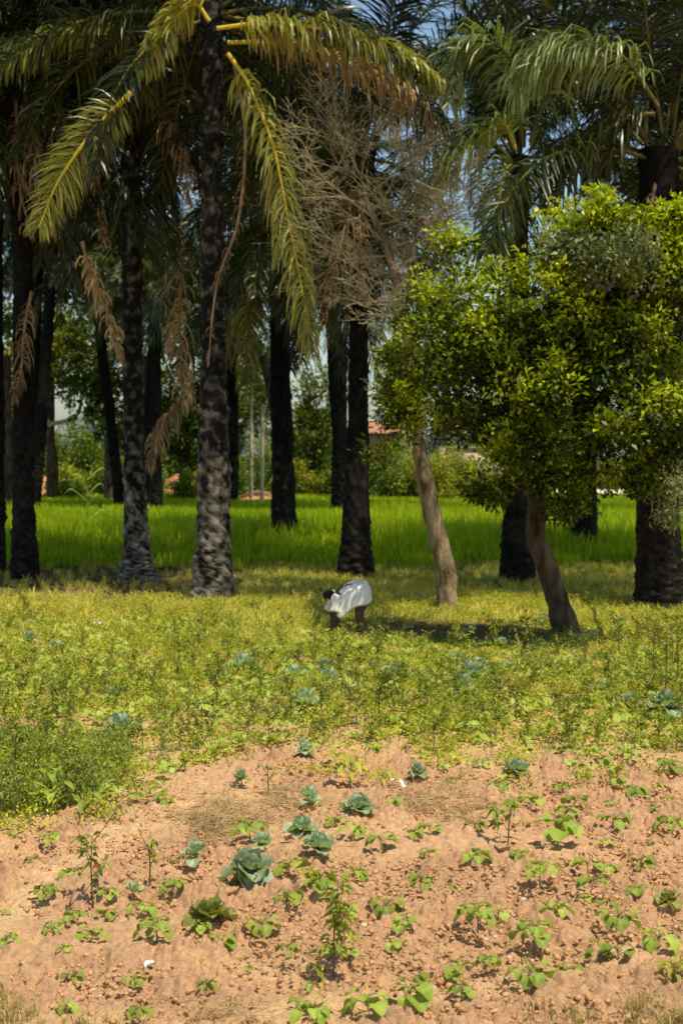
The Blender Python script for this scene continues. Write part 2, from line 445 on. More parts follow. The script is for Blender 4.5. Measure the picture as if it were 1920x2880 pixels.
    p = nd(nt, 'ShaderNodeBsdfPrincipled'); p.inputs['Roughness'].default_value = .95; p.inputs['Specular IOR Level'].default_value = .1
    nt.links.new(hs.outputs[0], p.inputs['Base Color'])
    n2 = nd(nt, 'ShaderNodeTexNoise'); n2.inputs['Scale'].default_value = 70; n2.inputs['Detail'].default_value = 8; n2.inputs['Roughness'].default_value = .7
    nt.links.new(g.outputs['Position'], n2.inputs['Vector'])
    b = nd(nt, 'ShaderNodeBump'); b.inputs['Strength'].default_value = 1; b.inputs['Distance'].default_value = .02
    nt.links.new(n2.outputs['Fac'], b.inputs['Height']); nt.links.new(b.outputs[0], p.inputs['Normal'])
    nt.links.new(p.outputs[0], out.inputs[0])
    me.materials.append(m_)
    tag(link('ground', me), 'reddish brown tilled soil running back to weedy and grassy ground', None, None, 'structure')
build_ground()

def ico(jit, seed, flat=.7):
    t = (1 + 5 ** .5) / 2
    V = nrm(np.array([[-1, t, 0], [1, t, 0], [-1, -t, 0], [1, -t, 0], [0, -1, t], [0, 1, t], [0, -1, -t], [0, 1, -t], [t, 0, -1], [t, 0, 1], [-t, 0, -1], [-t, 0, 1]], float))
    F = np.array([[0, 11, 5], [0, 5, 1], [0, 1, 7], [0, 7, 10], [0, 10, 11], [1, 5, 9], [5, 11, 4], [11, 10, 2], [10, 7, 6], [7, 1, 8], [3, 9, 4], [3, 4, 2], [3, 2, 6], [3, 6, 8], [3, 8, 9], [4, 9, 5], [2, 4, 11], [6, 2, 10], [8, 6, 7], [9, 8, 1]])
    r = np.random.default_rng(seed)
    V = V * (1 + jit * (r.random((12, 1)) - .5)) * np.array([1, .6 + .5 * r.random(), flat])
    return V, F, np.full(12, .5)

def build_clods():
    mb = MB()
    for k in range(6):
        n = 9000
        x = rng.uniform(-3.4, 3.4, n); y = rng.uniform(6.9, 17, n) 
        keep = (rng.random(n) < soilness(x, y)) & (fbm(x / 1.5, y / 1.1, 41, 2) < .45 + .25 * rng.random(n))
        x, y = x[keep], y[keep]
        s = .004 + .022 * rng.random(len(x)) ** 5
        scatter(mb, ico(.8, k), np.stack([x, y, gh(x, y) + .004], 1), rng.random(len(x)) * 6.28, s)
    tag(link('soil_clods', mb.mesh('soil_clods', M['clod'])), 'small crumbled clods strewn over the bare soil', None, None, 'stuff')
build_clods()

# ------------------------------------------------------------------ weeds, turf, grass
def weed_template(kind, seed):
    r = np.random.default_rng(seed); mb = MB()
    if kind == 'bush':
        n = 44; P = np.stack([r.normal(0, .07, n), r.normal(0, .07, n), .02 + .17 * r.random(n) ** .8], 1)
        D = nrm(np.stack([P[:, 0], P[:, 1], .03 + 0 * P[:, 2]], 1) + .5 * r.normal(size=(n, 3)))
        leaves(mb, P, D, .028 + .026 * r.random(n), .014 + .012 * r.random(n), .25 + .45 * r.random(n))
    elif kind == 'creep':
        n = 34; P = np.stack([r.normal(0, .10, n), r.normal(0, .10, n), .01 + .05 * r.random(n)], 1)
        D = nrm(r.normal(size=(n, 3)) * np.array([1, 1, .35]))
        leaves(mb, P, D, .03 + .026 * r.random(n), .022 + .014 * r.random(n), .3 + .5 * r.random(n))
    elif kind == 'round':
        n = 7; P = np.stack([r.normal(0, .05, n), r.normal(0, .05, n), .05 + .06 * r.random(n)], 1)
        D = nrm(r.normal(size=(n, 3)) * np.array([1, 1, .3]))
        leaves(mb, P, D, .07 + .03 * r.random(n), .07 + .02 * r.random(n), .5 + .5 * r.random(n), fold=.05)
    elif kind == 'tuft':
        n = 16; P = np.stack([r.normal(0, .03, n), r.normal(0, .03, n), 0 * r.random(n)], 1)
        blades(mb, P, .08 + .14 * r.random(n), .009, .25 + .6 * r.random(n), .2 + .8 * r.random(n))
    return as_template(mb)

def build_weeds():
    def place(n, lo, hi, thr, seed, dens=None):
        n = int(n * 1.0)
        y = np.sqrt(rng.uniform(lo ** 2, hi ** 2, n)); x = rng.uniform(-.30, .30, n) * y
        f = fbm(x / 1.1, y / 1.5, seed)
        ue, ve = proj(x, y); over = np.clip(ve - np.interp(ue, BU, BV), 0, None)
        p = np.maximum(sstep(thr, thr + .10, f) * (1 - soilness(x, y)), .30 * np.exp(-over / 55) * (vnoise(x * 3, y * 2, 8) > .45))
        uu, vv = proj(x, y); p = p * (1 - .96 * np.exp(-((uu - 1330) / 310) ** 4 - ((vv - 1752 - (uu - 950) * .09) / 34) ** 4))  # weeds cleared so the darkened shadow strip shows
        p = p * (1 - .92 * np.exp(-((x - .12) / .75) ** 2 - ((y - 23.5) / 1.3) ** 2))
        k = rng.random(n) < p
        return x[k], y[k]
    mb, md, mt = MB(), MB(), MB()
    for s in range(4):
        x, y = place(2000, 11, 29.0, .48, 71 + s)
        tgt = mb if s != 1 else md
        scatter(tgt, weed_template('bush', s), np.stack([x, y, gh(x, y)], 1), rng.random(len(x)) * 6.28, .5 + .8 * rng.random(len(x)) ** 2, rng.uniform(-.35, .3, len(x)))
    for s in range(3):
        x, y = place(1900, 11, 29, .47, 81 + s)
        scatter(mb, weed_template('creep', s), np.stack([x, y, gh(x, y)], 1), rng.random(len(x)) * 6.28, .6 + .7 * rng.random(len(x)), rng.uniform(-.35, .3, len(x)))
    x, y = place(3000, 12, 25, .36, 88)
    scatter(md, weed_template('round', 1), np.stack([x, y, gh(x, y)], 1), rng.random(len(x)) * 6.28, .6 + .6 * rng.random(len(x)), rng.uniform(0, .3, len(x)))
    # dense, darker mat under the pepper thicket on the left edge
    for s in range(2):
        n = 260; u = rng.uniform(-120, 360, n); v = rng.uniform(2080, 2300, n)
        q = np.array([at(a, b) for a, b in zip(u, v)]); k = soilness(q[:, 0], q[:, 1]) < .4
        q = q[k]
        scatter(md, weed_template('bush', 30 + s), np.stack([q[:, 0], q[:, 1], gh(q[:, 0], q[:, 1])], 1), rng.random(len(q)) * 6.28, .5 + .6 * rng.random(len(q)), rng.uniform(-.2, .3, len(q)))
    tag(link('weeds', mb.mesh('weeds', M['weed'])), 'low yellow green weeds covering the middle of the plot', None, None, 'stuff')
    tag(link('dark_weeds', md.mesh('dark_weeds', M['weed_dark'])), 'darker green leafy weeds mixed through the plot', None, None, 'stuff')
    # turf and short grass between plot and palms, with strips at the bottom corners
    for s in range(3):
        n = 5200
        y = np.sqrt(rng.uniform(15 ** 2, 41 ** 2, n)); x = rng.uniform(-.30, .30, n) * y
        p = (1 - soilness(x, y)) * (.25 * sstep(15, 19, y) + .75 * sstep(21, 25.5, y)) * sstep(.2, .5, fbm(x / .9, y / 1.2, 95 + s))
        p = p * np.where((x < -2.2) & (y > 29.3), .25, 1)
        uu, vv = proj(x, y); p = p * (1 - .96 * np.exp(-((uu - 1330) / 310) ** 4 - ((vv - 1752 - (uu - 950) * .09) / 34) ** 4))  # turf cleared along the same darkened shadow strip
        p = p * (1 - .9 * np.exp(-((x - .12) / .8) ** 2 - ((y - 23.5) / 1.3) ** 2))
        k = rng.random(n) < p; x, y = x[k], y[k]
        scatter(mt, weed_template('tuft', 10 + s), np.stack([x, y, gh(x, y)], 1), rng.random(len(x)) * 6.28, .6 + .8 * rng.random(len(x)), rng.uniform(-.3, .1, len(x)))
    mdg = MB()
    for (u0, v0, su, sv, n) in ((1850, 2850, 60, 22, 46), (1890, 2750, 30, 30, 14), (1640, 2868, 160, 8, 10), (230, 2872, 150, 8, 12), (20, 2815, 24, 24, 8)):
        q = np.array([at(a, b) for a, b in zip(rng.normal(u0, su, n), rng.normal(v0, sv, n))]) if n else np.zeros((0, 2))
        if len(q): scatter(mdg, weed_template('tuft', 40 + n), np.stack([q[:, 0], q[:, 1], gh(q[:, 0], q[:, 1])], 1), rng.random(len(q)) * 6.28, .35 + .4 * rng.random(len(q)), rng.uniform(-.3, .2, len(q)))
    tag(link('dry_grass', mdg.mesh('dry_grass', M['dry_grass'])), 'thin dry grass along the bottom corners of the plot', None, None, 'stuff')
    tag(link('turf', mt.mesh('turf', M['turf'])), 'short yellowish turf between the plot and the palms', None, None, 'stuff')
    # tall bright green field grass
    mg = MB()
    n = 150000
    y = 36.5 + (100 - 36.5) * rng.random(n) ** 1.5; x = rng.uniform(-.31, .31, n) * y
    edge = 36.2 + 2.4 * fbm(x / 1.8, y * 0, 101)
    f = fbm(x / 3.0, y / 5.0, 102)
    k = (y > edge) & (rng.random(n) < (.25 + 1.0 * f) * (.15 + .85 * sstep(36.5, 41, y + 2 * fbm(x / .8, y / 2, 104)))); x, y, f = x[k], y[k], f[k]
    hgt = (.55 + .45 * rng.random(len(x))) * (.75 + .5 * f) * (.40 + .60 * sstep(36.5, 43, y + 2.5 * (fbm(x / 1.2, y / 2, 105) - .5))) * (1 - .62 * sstep(48, 92, y)) * (.7 + .6 * fbm(x / 6, y / 9, 103))
    blades(mg, np.stack([x, y, 0 * x], 1), hgt, .028 + .0004 * y, .08 + .4 * rng.random(len(x)) ** 2, np.clip(.15 + .6 * rng.random(len(x)) + .5 * (f - .5), 0, 1))
    tag(link('field_grass', mg.mesh('field_grass', M['grass'])), 'tall bright green grass filling the field behind the palms', None, None, 'stuff')
    # fallen leaves under the palms on the left
    ml = MB(); n = 2600
    x = rng.uniform(-9, -.6, n); y = rng.uniform(28.8, 37, n)
    leaves(ml, np.stack([x, y, gh(x, y) + .01], 1), rng.normal(size=(n, 3)) * np.array([1, 1, .15]), .10 + .25 * rng.random(n) ** 2, .04, rng.random(n), curl=.02)
    tag(link('leaf_litter', ml.mesh('leaf_litter', M['litter_leaf'])), 'brown dry leaf litter on the shaded ground under the left palms', None, None, 'stuff')
    # loose straw on the soil
    ms = MB(); n = 2600
    u = np.concatenate([rng.normal(700, 170, n // 2), rng.uniform(0, 1920, n // 2)]); v = np.concatenate([rng.normal(2300, 50, n // 2), rng.uniform(2150, 2880, n // 2)])
    q = np.array([at(a, b) for a, b in zip(u, v)]); k = soilness(q[:, 0], q[:, 1]) > .5; q = q[k]; n = len(q)
    leaves(ms, np.stack([q[:, 0], q[:, 1], gh(q[:, 0], q[:, 1]) + .022], 1), rng.normal(size=(n, 3)) * np.array([1, 1, .12]), .05 + .1 * rng.random(n), .005, rng.random(n), curl=.05)
    tag(link('loose_straw', ms.mesh('loose_straw', M['straw'])), 'scattered bits of dry straw on the tilled soil', None, None, 'stuff')
build_weeds()

# ------------------------------------------------------------------ palms
def frond(P, n=64, L=.85, w=.05, droop=.5, ref=(0, .3, 1), seed=0, start=.12, rr=.045, elev=.15, spread=.35, base_t=.5, messy=.12, loss=0.0):
    r = np.random.default_rng(seed)
    ns = 40; Q = cr(P, ns)
    T = nrm(np.gradient(Q, axis=0)); S = nrm(np.cross(T, np.array(ref, float))); N = np.cross(S, T)
    mb = MB()
    tl = np.repeat(np.linspace(start, .995, n), 2) + r.normal(0, .004, 2 * n); tl = np.clip(tl, 0, 1)
    side = np.tile([1., -1.], n)
    def at_t(A): return np.stack([np.interp(tl, np.linspace(0, 1, ns), A[:, i]) for i in range(3)], 1)
    p, t, s, nn = at_t(Q), nrm(at_t(T)), nrm(at_t(S)), nrm(at_t(N))
    q = (tl - start) / (1 - start)
    Ll = L * (.35 + .65 * np.sin(PI * np.clip(q * .82 + .14, 0, 1)) ** .7) * (.85 + .3 * r.random(2 * n)) * (1 if not loss else .45 + .75 * r.random(2 * n))
    fa = .35 + .6 * q + r.normal(0, messy, 2 * n); el = elev + r.normal(0, spread, 2 * n)
    d = s * (side * np.cos(fa) * np.cos(el))[:, None] + t * np.sin(fa)[:, None] + nn * np.sin(el)[:, None]
    g = np.array([0, 0, -1.]); dr = (droop * (.7 + .6 * r.random(2 * n)))[:, None]
    d = nrm(d); d2 = nrm(d + g * dr * .7); d3 = nrm(d2 + g * dr * 1.2)
    l = Ll[:, None] / 3
    p0 = p; p1 = p0 + d * l; p2 = p1 + d2 * l; p3 = p2 + d3 * l
    tw = r.normal(0, .5, (2 * n, 1))
    def wv(dd): return nrm(t - (t * dd).sum(1, keepdims=True) * dd + tw * np.cross(dd, t))
    ww = w * (.8 + .4 * r.random((2 * n, 1)))
    V = np.stack([p0 - wv(d) * ww * .25, p0 + wv(d) * ww * .25, p1 - wv(d) * ww * .5, p1 + wv(d) * ww * .5,
                  p2 - wv(d2) * ww * .42, p2 + wv(d2) * ww * .42, p3 - wv(d3) * ww * .05, p3 + wv(d3) * ww * .05], 1)
    b = np.arange(2 * n)[:, None] * 8
    F = np.concatenate([b + np.array([[0, 1, 3, 2]]), b + np.array([[2, 3, 5, 4]]), b + np.array([[4, 5, 7, 6]])])
    if loss:
        kp = r.random(2 * n) > loss; V = V[kp]; b = np.arange(kp.sum())[:, None] * 8
        F = np.concatenate([b + np.array([[0, 1, 3, 2]]), b + np.array([[2, 3, 5, 4]]), b + np.array([[4, 5, 7, 6]])])
    else: kp = np.ones(2 * n, bool)
    tt = np.clip(base_t + r.normal(0, .22, 2 * n), 0, 1)
    mb.add(V.reshape(-1, 3), F, np.repeat(tt[kp], 8), 0)
    tube(mb, Q, [rr, rr * .8, rr * .5, rr * .2], 5, .5, 1)
    return mb

def arc(e0, e1, L, n=6, sag=0.0):
    """rachis in local coordinates along +X: start elevation e0 bending to e1"""
    P = [np.zeros(3)]
    for i in range(n):
        e = math.radians(e0 + (e1 - e0) * ((i + .5) / n) ** (1.2))
        P.append(P[-1] + np.array([math.cos(e), sag * math.sin(i), math.sin(e)]) * L / n)
    return np.array(P)

FR = {}
for nm, spec in {'up': (82, 35, 5.2), 'high': (62, -15, 5.6), 'mid': (38, -45, 5.8), 'low': (10, -70, 5.6), 'hang': (-25, -86, 5.0)}.items():
    FR[nm] = []
    for k in range(2):
        mb = frond(arc(spec[0] + R.uniform(-6, 6), spec[1] + R.uniform(-8, 8), spec[2], sag=.05 * (k - .5)), n=112, L=1.0, w=.044,
                   droop=.75 if nm != 'up' else .35, ref=(0, 0, 1) if nm != 'hang' else (.6, 0, .8), seed=k + 10, base_t=.45)
        FR[nm].append(mb)
DEADP = [frond(arc(-45, -88, 4.2, sag=.06), n=80, L=.75, w=.05, droop=2.6, ref=(.7, 0, .7), seed=33, messy=.5, loss=.3, spread=.7, base_t=.5),
         frond(arc(-60, -90, 3.4, sag=-.07), n=70, L=.65, w=.05, droop=2.8, ref=(.7, 0, .7), seed=34, messy=.5, loss=.35, spread=.8, base_t=.4)]
FM = {k: [m.mesh('frond_' + k, [M['frond'], M['rachis']]) for m in v] for k, v in FR.items()}
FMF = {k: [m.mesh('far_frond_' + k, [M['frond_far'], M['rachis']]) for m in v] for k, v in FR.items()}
FD = [m.mesh('dry_frond', [M['frond_dead'], M['rachis_dead']]) for m in DEADP]

def palm_trunk(P, r, grey=False, boots=.05, seed=0):
    """stout trunk wrapped in spiralling cut leaf bases"""
    rn = np.random.default_rng(seed)
    P = np.asarray(P, float); ln = np.linalg.norm(np.diff(P, axis=0), axis=1).sum()
    n = max(40, int(ln / .065)); k = 30
    Q = cr(P, n); rad = np.interp(np.linspace(0, 1, n), np.linspace(0, 1, len(r)), r)
    zz = np.linspace(0, ln, n)[:, None]; th = np.linspace(0, 2 * PI, k, endpoint=False)[None, :]
    m = 7; pit = .30
    a = m * th / (2 * PI) + zz / pit; b = m * th / (2 * PI) - zz / pit * .8
    fa = a - np.floor(a); fb = b - np.floor(b)
    up = (fa - fb) * .5                                   # -.5 bottom .. .5 top inside each diamond
    inside = np.minimum(np.minimum(fa, 1 - fa), np.minimum(fb, 1 - fb)) * 2
    ia = np.floor(a).astype(int); ib = np.floor(b).astype(int)
    rid = _perm[((ia % m) * 131 + ib * 977 + seed * 31) & 65535]
    dz = boots * (inside ** .6) * (1.0 + 1.0 * up) * (.25 + 1.2 * rid)
    dz = dz * (.25 + 1.3 * vnoise(np.cos(th) * 1.6 + seed, zz * 1.4 + np.sin(th), seed)) + .03 * (vnoise(np.cos(th) * 4, zz * 7 + 3 * np.sin(th), seed + 3) - .5)
    rr = rad[:, None] * (1 - .5 * boots) + dz * (rad[:, None] / rad.mean()) ** .5 + .028 * (rn.random((n, k)) - .5)
    T = nrm(np.gradient(Q, axis=0)); S = nrm(np.cross(T, np.array([0, 1., 0]))); N = np.cross(S, T)
    V = Q[:, None] + rr[..., None] * (np.cos(th)[..., None] * S[:, None] + np.sin(th)[..., None] * N[:, None])
    i = np.arange(n - 1)[:, None] * k; j = np.arange(k)[None, :]; j2 = (j + 1) % k
    F = np.stack([i + j, i + j2, i + k + j2, i + k + j], -1).reshape(-1, 4)
    hz = Q[:, 2:3]
    tint = np.clip((dz / boots * .55 * (.4 + .9 * rid) + .45 * (rn.random((n, k)) - .35) * sstep(4.5, 2.5, hz)) * (1.15 - .95 * sstep(1.5, 4.4, hz)) - .2 * sstep(2, 4.4, hz), 0, 1)  # lighter grey low down; darkened above, painting crown shade into the bark
    mb = MB().add(V.reshape(-1, 3), F, tint.ravel())
    return mb

ALLP = []
def palm(label, base_uv, mids, top_uv, rb, rt, nf=46, seed=0, grey=False, group='oil palms', far=False, dead=4, lowskirt=True, Y=None, fl=1.0, boots=.05, skip=None):
    x, y = at(*base_uv)
    if Y: y = Y; x = (base_uv[0] - 960) / FPX * Y
    base = np.array([x, y, -.05])
    P = [base] + [pt(a, b, y) for a, b in mids] + [pt(top_uv[0], top_uv[1], y)]
    root = thing('palm_tree', label, 'palm tree', tuple(base), group=group)
    tr = palm_trunk(P, rb, grey, seed=seed, boots=boots)
    link('trunk', tr.mesh('palm_trunk', M['palm_bark_grey'] if grey else M['palm_bark'], org=base), root)
    top = P[-1] - base
    rr = random.Random(seed)
    fm = FMF if far else FM
    kinds = ['up'] * 4 + ['high'] * 8 + ['mid'] * 9 + ['low'] * 8 + (['hang'] * 7 if lowskirt else ['hang'] * 2)
    for i in range(nf):
        kd = kinds[int(i * len(kinds) / nf)]
        az = i * 2.39996 + rr.uniform(-.2, .2)
        if base[1] < 34.9 and kd != 'up' and abs((az % (2 * PI)) - 1.5 * PI) < .8: continue
        if skip and skip(az % (2 * PI), kd): continue
        o = link('frond', rr.choice(fm[kd]), root)
        hgt = {'up': .25, 'high': .1, 'mid': -.05, 'low': -.2, 'hang': -.35}[kd]
        o.location = (top[0] + rt * .8 * math.cos(az), top[1] + rt * .8 * math.sin(az), top[2] + hgt)
        o.rotation_euler = (rr.uniform(-.25, .25), rr.uniform(-.12, .12), az)
        s = fl * rr.uniform(.85, 1.1); o.scale = (s, s, s)
    for i in range(dead):
        az = rr.uniform(0, 6.28)
        o = link('dry_frond', rr.choice(FD), root); o['label'] = 'tan withered frond hanging down'
        o.location = (top[0] + rt * .9 * math.cos(az), top[1] + rt * .9 * math.sin(az), top[2] - .5 - .3 * rr.random())
        o.rotation_euler = (rr.uniform(-.2, .2), 0, az); s = fl * rr.uniform(.7, 1.05); o.scale = (s, s, s)
    ALLP.append(root)
    return root, base, y

def hero(root, base, uvs, Y, kind='frond_yellow', rach='rachis_yellow', label=None, name='frond', dY=None, **kw):
    """a frond whose midrib follows given points, parented to its palm"""
    P = [pt(u, v, Y + (dY[i] if dY else 0)) for i, (u, v) in enumerate(uvs)]
    mb = frond(P, **kw)
    o = link(name, mb.mesh(name, [M[kind], M[rach]], org=base), root)
    if label: o['label'] = label
    return o

# front row
PA, bA, yA = palm('thick palm with grey scaly base, closest of the palms left of the person', (597, 1690), [(600, 1480), (602, 1160), (597, 800), (594, 450)], (590, 15),
                  [.46, .38, .33, .31, .30, .20, .185, .18, .18, .20, .26], .26, 36, 1, grey=True, dead=0)
PB, bB, yB = palm('tall palm with flared scaly base, left of the thick grey palm', (390, 1635), [(382, 1480), (374, 1000), (368, 500)], (366, 110),
                  [.50, .36, .28, .24, .22, .21, .21, .22, .24, .28], .28, 43, 2, grey=True, dead=3)
PC_, bC, yC = palm('dark palm with ringed stubbly trunk near the left edge', (72, 1625), [(68, 1400), (66, 900), (60, 500)], (55, 210),
                   [.36, .30, .25, .23, .22, .22, .24, .30, .36], .34, 46, 3, dead=4)
PD, bD, yD = palm('palm trunk cut off by the left edge of the picture', (-22, 1610), [(-20, 1300), (-25, 800)], (-30, 260), [.34, .30, .28, .28, .32], .3, 41, 4, dead=3)
PE, bE, yE = palm('dark palm with fringe of dry fronds, behind and right of the grey palm', (800, 1555), [(797, 1350), (788, 1000)], (786, 690), [.44, .36, .32, .29, .28, .30], .28, 41, 5, dead=7, fl=.9)
PF, bF, yF = palm('thin far palm half hidden behind the palm at the person', (955, 1455), [(955, 1250)], (955, 760), [.42, .37, .33, .32], .3, 36, 6, dead=6, far=True, fl=.95)
PG, bG, yG = palm('slender black palm rising directly behind the bending person', (1000, 1625), [(1000, 1480), (1006, 1200), (1010, 900), (1022, 640)], (1028, 420),
                  [.48, .36, .27, .23, .21, .20, .20, .22], .24, 41, 7, dead=3, skip=lambda a, k: k in ('low', 'hang', 'mid') and min(a, 2 * PI - a) < .8)
PH, bH, yH = palm('palm behind the green tree, trunk showing against pale sky', (1455, 1640), [(1455, 1350), (1457, 900)], (1462, 440), [.42, .36, .31, .26, .22, .2, .22], .28, 40, 8, dead=2, fl=.8, skip=lambda a, k: k in ('low', 'hang'))
PI_, bI, yI = palm('small palm trunk in the field, right of the leaning tree', (1640, 1560), [(1642, 1300)], (1640, 860), [.40, .35, .33, .30], .28, 33, 9, dead=3, fl=.6)
PJ, bJ, yJ = palm('thick dark palm at the right edge draped with pale creeper', (1855, 1710), [(1850, 1500), (1848, 1000)], (1850, 420), [.50, .44, .40, .38, .36, .36], .36, 48, 10, dead=3, fl=1.05, skip=lambda a, k: k in ('low', 'hang', 'mid') and abs(a - PI) < .55)
PK, bK, yK = palm('narrow far palm between the two scaly palms', (440, 1452), [(440, 1250)], (436, 800), [.30, .26, .24, .24], .24, 33, 12, dead=4, far=True, fl=.85)
PL, bL, yL = palm('brown far palm just behind the grey palm', (652, 1420), [(655, 1250)], (650, 880), [.36, .34, .34, .34], .3, 33, 13, dead=5, far=True, fl=.9)
palm('far palm beyond the right edge palm', (1900, 1470), [(1900, 1250)], (1900, 560), [.32, .28, .26], .26, 36, 15, dead=2, far=True)
palm('far palm deep in the grove left of the scaly palms', (340, 1440), [(320, 1250)], (250, 700), [.30, .26, .24], .24, 36, 16, dead=3, far=True)

palm('palm standing beyond the right edge, its fronds hanging into the top right corner', (2060, 1612), [(2060, 1000)], (2040, -40), [.4, .34, .3], .3, 55, 17, dead=1)
palm('far dark palm high behind the tall scaly palm', (398, 1445), [(430, 1000)], (470, 230), [.30, .26, .24], .24, 55, 70, dead=1, fl=.95)
palm('far dark palm high above the fringe of dry fronds', (812, 1448), [(790, 1000)], (740, 260), [.30, .26, .24], .24, 55, 71, dead=1, fl=.95)
palm('far dark palm high between the ringed and the tall scaly palm', (96, 1446), [(130, 1000)], (180, 180), [.30, .26, .24], .24, 55, 72, dead=1, fl=.95)
palm('far dark palm with its crown against the sky, right of top centre', (1475, 1446), [(1460, 1000)], (1450, 200), [.30, .26, .24], .24, 50, 73, dead=1, fl=.9)
# individual fronds that stand out in the photograph
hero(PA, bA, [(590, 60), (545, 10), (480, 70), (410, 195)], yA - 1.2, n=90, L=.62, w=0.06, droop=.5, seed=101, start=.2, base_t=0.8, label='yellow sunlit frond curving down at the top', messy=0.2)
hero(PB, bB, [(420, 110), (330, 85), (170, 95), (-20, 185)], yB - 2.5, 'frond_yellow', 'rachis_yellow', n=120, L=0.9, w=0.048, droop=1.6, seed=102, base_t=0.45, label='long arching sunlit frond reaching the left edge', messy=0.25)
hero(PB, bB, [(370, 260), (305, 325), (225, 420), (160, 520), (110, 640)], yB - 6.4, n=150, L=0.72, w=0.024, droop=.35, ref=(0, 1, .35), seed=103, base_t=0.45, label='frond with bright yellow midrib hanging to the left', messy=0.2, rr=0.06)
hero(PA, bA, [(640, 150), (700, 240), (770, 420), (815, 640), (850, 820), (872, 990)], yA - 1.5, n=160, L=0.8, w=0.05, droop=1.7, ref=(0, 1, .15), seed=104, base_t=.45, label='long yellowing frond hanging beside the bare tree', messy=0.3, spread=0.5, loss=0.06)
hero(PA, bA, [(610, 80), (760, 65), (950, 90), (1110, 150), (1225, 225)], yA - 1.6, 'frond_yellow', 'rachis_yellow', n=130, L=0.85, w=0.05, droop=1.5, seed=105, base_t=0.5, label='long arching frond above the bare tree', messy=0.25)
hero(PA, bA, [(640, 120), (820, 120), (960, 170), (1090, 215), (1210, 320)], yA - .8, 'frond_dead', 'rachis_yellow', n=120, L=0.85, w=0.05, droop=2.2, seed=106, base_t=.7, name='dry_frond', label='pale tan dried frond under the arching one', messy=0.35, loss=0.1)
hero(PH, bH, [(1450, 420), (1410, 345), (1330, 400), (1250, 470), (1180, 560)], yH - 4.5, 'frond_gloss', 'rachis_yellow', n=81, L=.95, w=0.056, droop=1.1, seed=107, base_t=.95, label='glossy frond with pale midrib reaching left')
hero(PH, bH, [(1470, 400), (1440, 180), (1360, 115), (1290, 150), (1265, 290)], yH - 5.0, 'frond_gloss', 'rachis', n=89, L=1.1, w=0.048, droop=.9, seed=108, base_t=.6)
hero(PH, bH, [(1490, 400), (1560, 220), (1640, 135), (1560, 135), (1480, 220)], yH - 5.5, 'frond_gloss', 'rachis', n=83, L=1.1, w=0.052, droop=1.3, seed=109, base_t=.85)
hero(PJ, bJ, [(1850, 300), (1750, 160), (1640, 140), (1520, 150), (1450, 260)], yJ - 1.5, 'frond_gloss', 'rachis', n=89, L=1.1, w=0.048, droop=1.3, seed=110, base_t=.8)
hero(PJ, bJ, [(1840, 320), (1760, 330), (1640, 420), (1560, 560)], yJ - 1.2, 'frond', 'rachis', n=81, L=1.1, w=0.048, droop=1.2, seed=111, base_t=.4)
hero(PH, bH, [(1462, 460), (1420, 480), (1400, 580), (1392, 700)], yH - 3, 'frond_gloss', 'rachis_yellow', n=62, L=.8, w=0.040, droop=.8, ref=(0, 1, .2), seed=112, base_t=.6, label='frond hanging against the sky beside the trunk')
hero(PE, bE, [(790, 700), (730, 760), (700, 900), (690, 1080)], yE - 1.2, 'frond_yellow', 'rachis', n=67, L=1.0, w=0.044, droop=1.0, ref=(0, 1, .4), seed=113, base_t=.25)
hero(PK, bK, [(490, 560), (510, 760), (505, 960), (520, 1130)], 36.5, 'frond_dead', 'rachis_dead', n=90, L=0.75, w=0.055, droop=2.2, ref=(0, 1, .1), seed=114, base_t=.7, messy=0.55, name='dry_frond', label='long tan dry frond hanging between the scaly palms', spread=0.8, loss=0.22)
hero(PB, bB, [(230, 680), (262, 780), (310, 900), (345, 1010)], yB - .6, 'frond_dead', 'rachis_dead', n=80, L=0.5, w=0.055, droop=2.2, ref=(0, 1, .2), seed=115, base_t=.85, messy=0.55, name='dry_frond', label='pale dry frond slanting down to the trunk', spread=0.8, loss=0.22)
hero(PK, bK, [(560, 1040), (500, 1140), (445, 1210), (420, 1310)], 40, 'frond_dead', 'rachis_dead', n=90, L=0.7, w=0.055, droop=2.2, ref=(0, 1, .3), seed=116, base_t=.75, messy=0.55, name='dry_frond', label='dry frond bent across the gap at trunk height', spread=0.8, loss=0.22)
hero(PA, bA, [(660, 180), (690, 380), (670, 620), (610, 800), (585, 1030)], yA - .5, 'frond_dead', 'rachis_dead', n=67, L=.28, w=0.028, droop=1.5, ref=(0, 1, .2), seed=117, base_t=.15, rr=.05, messy=.3, name='dry_frond', label='brown dead stalk hanging along the trunk', loss=0.5)
hero(PC_, bC, [(90, 820), (70, 920), (60, 1040), (40, 1120)], yC - .5, 'frond_dead', 'rachis_dead', n=70, L=0.5, w=0.040, droop=2.6, ref=(0, 1, .2), seed=118, base_t=.25, name='dry_frond', messy=0.5, spread=0.8, loss=0.25)

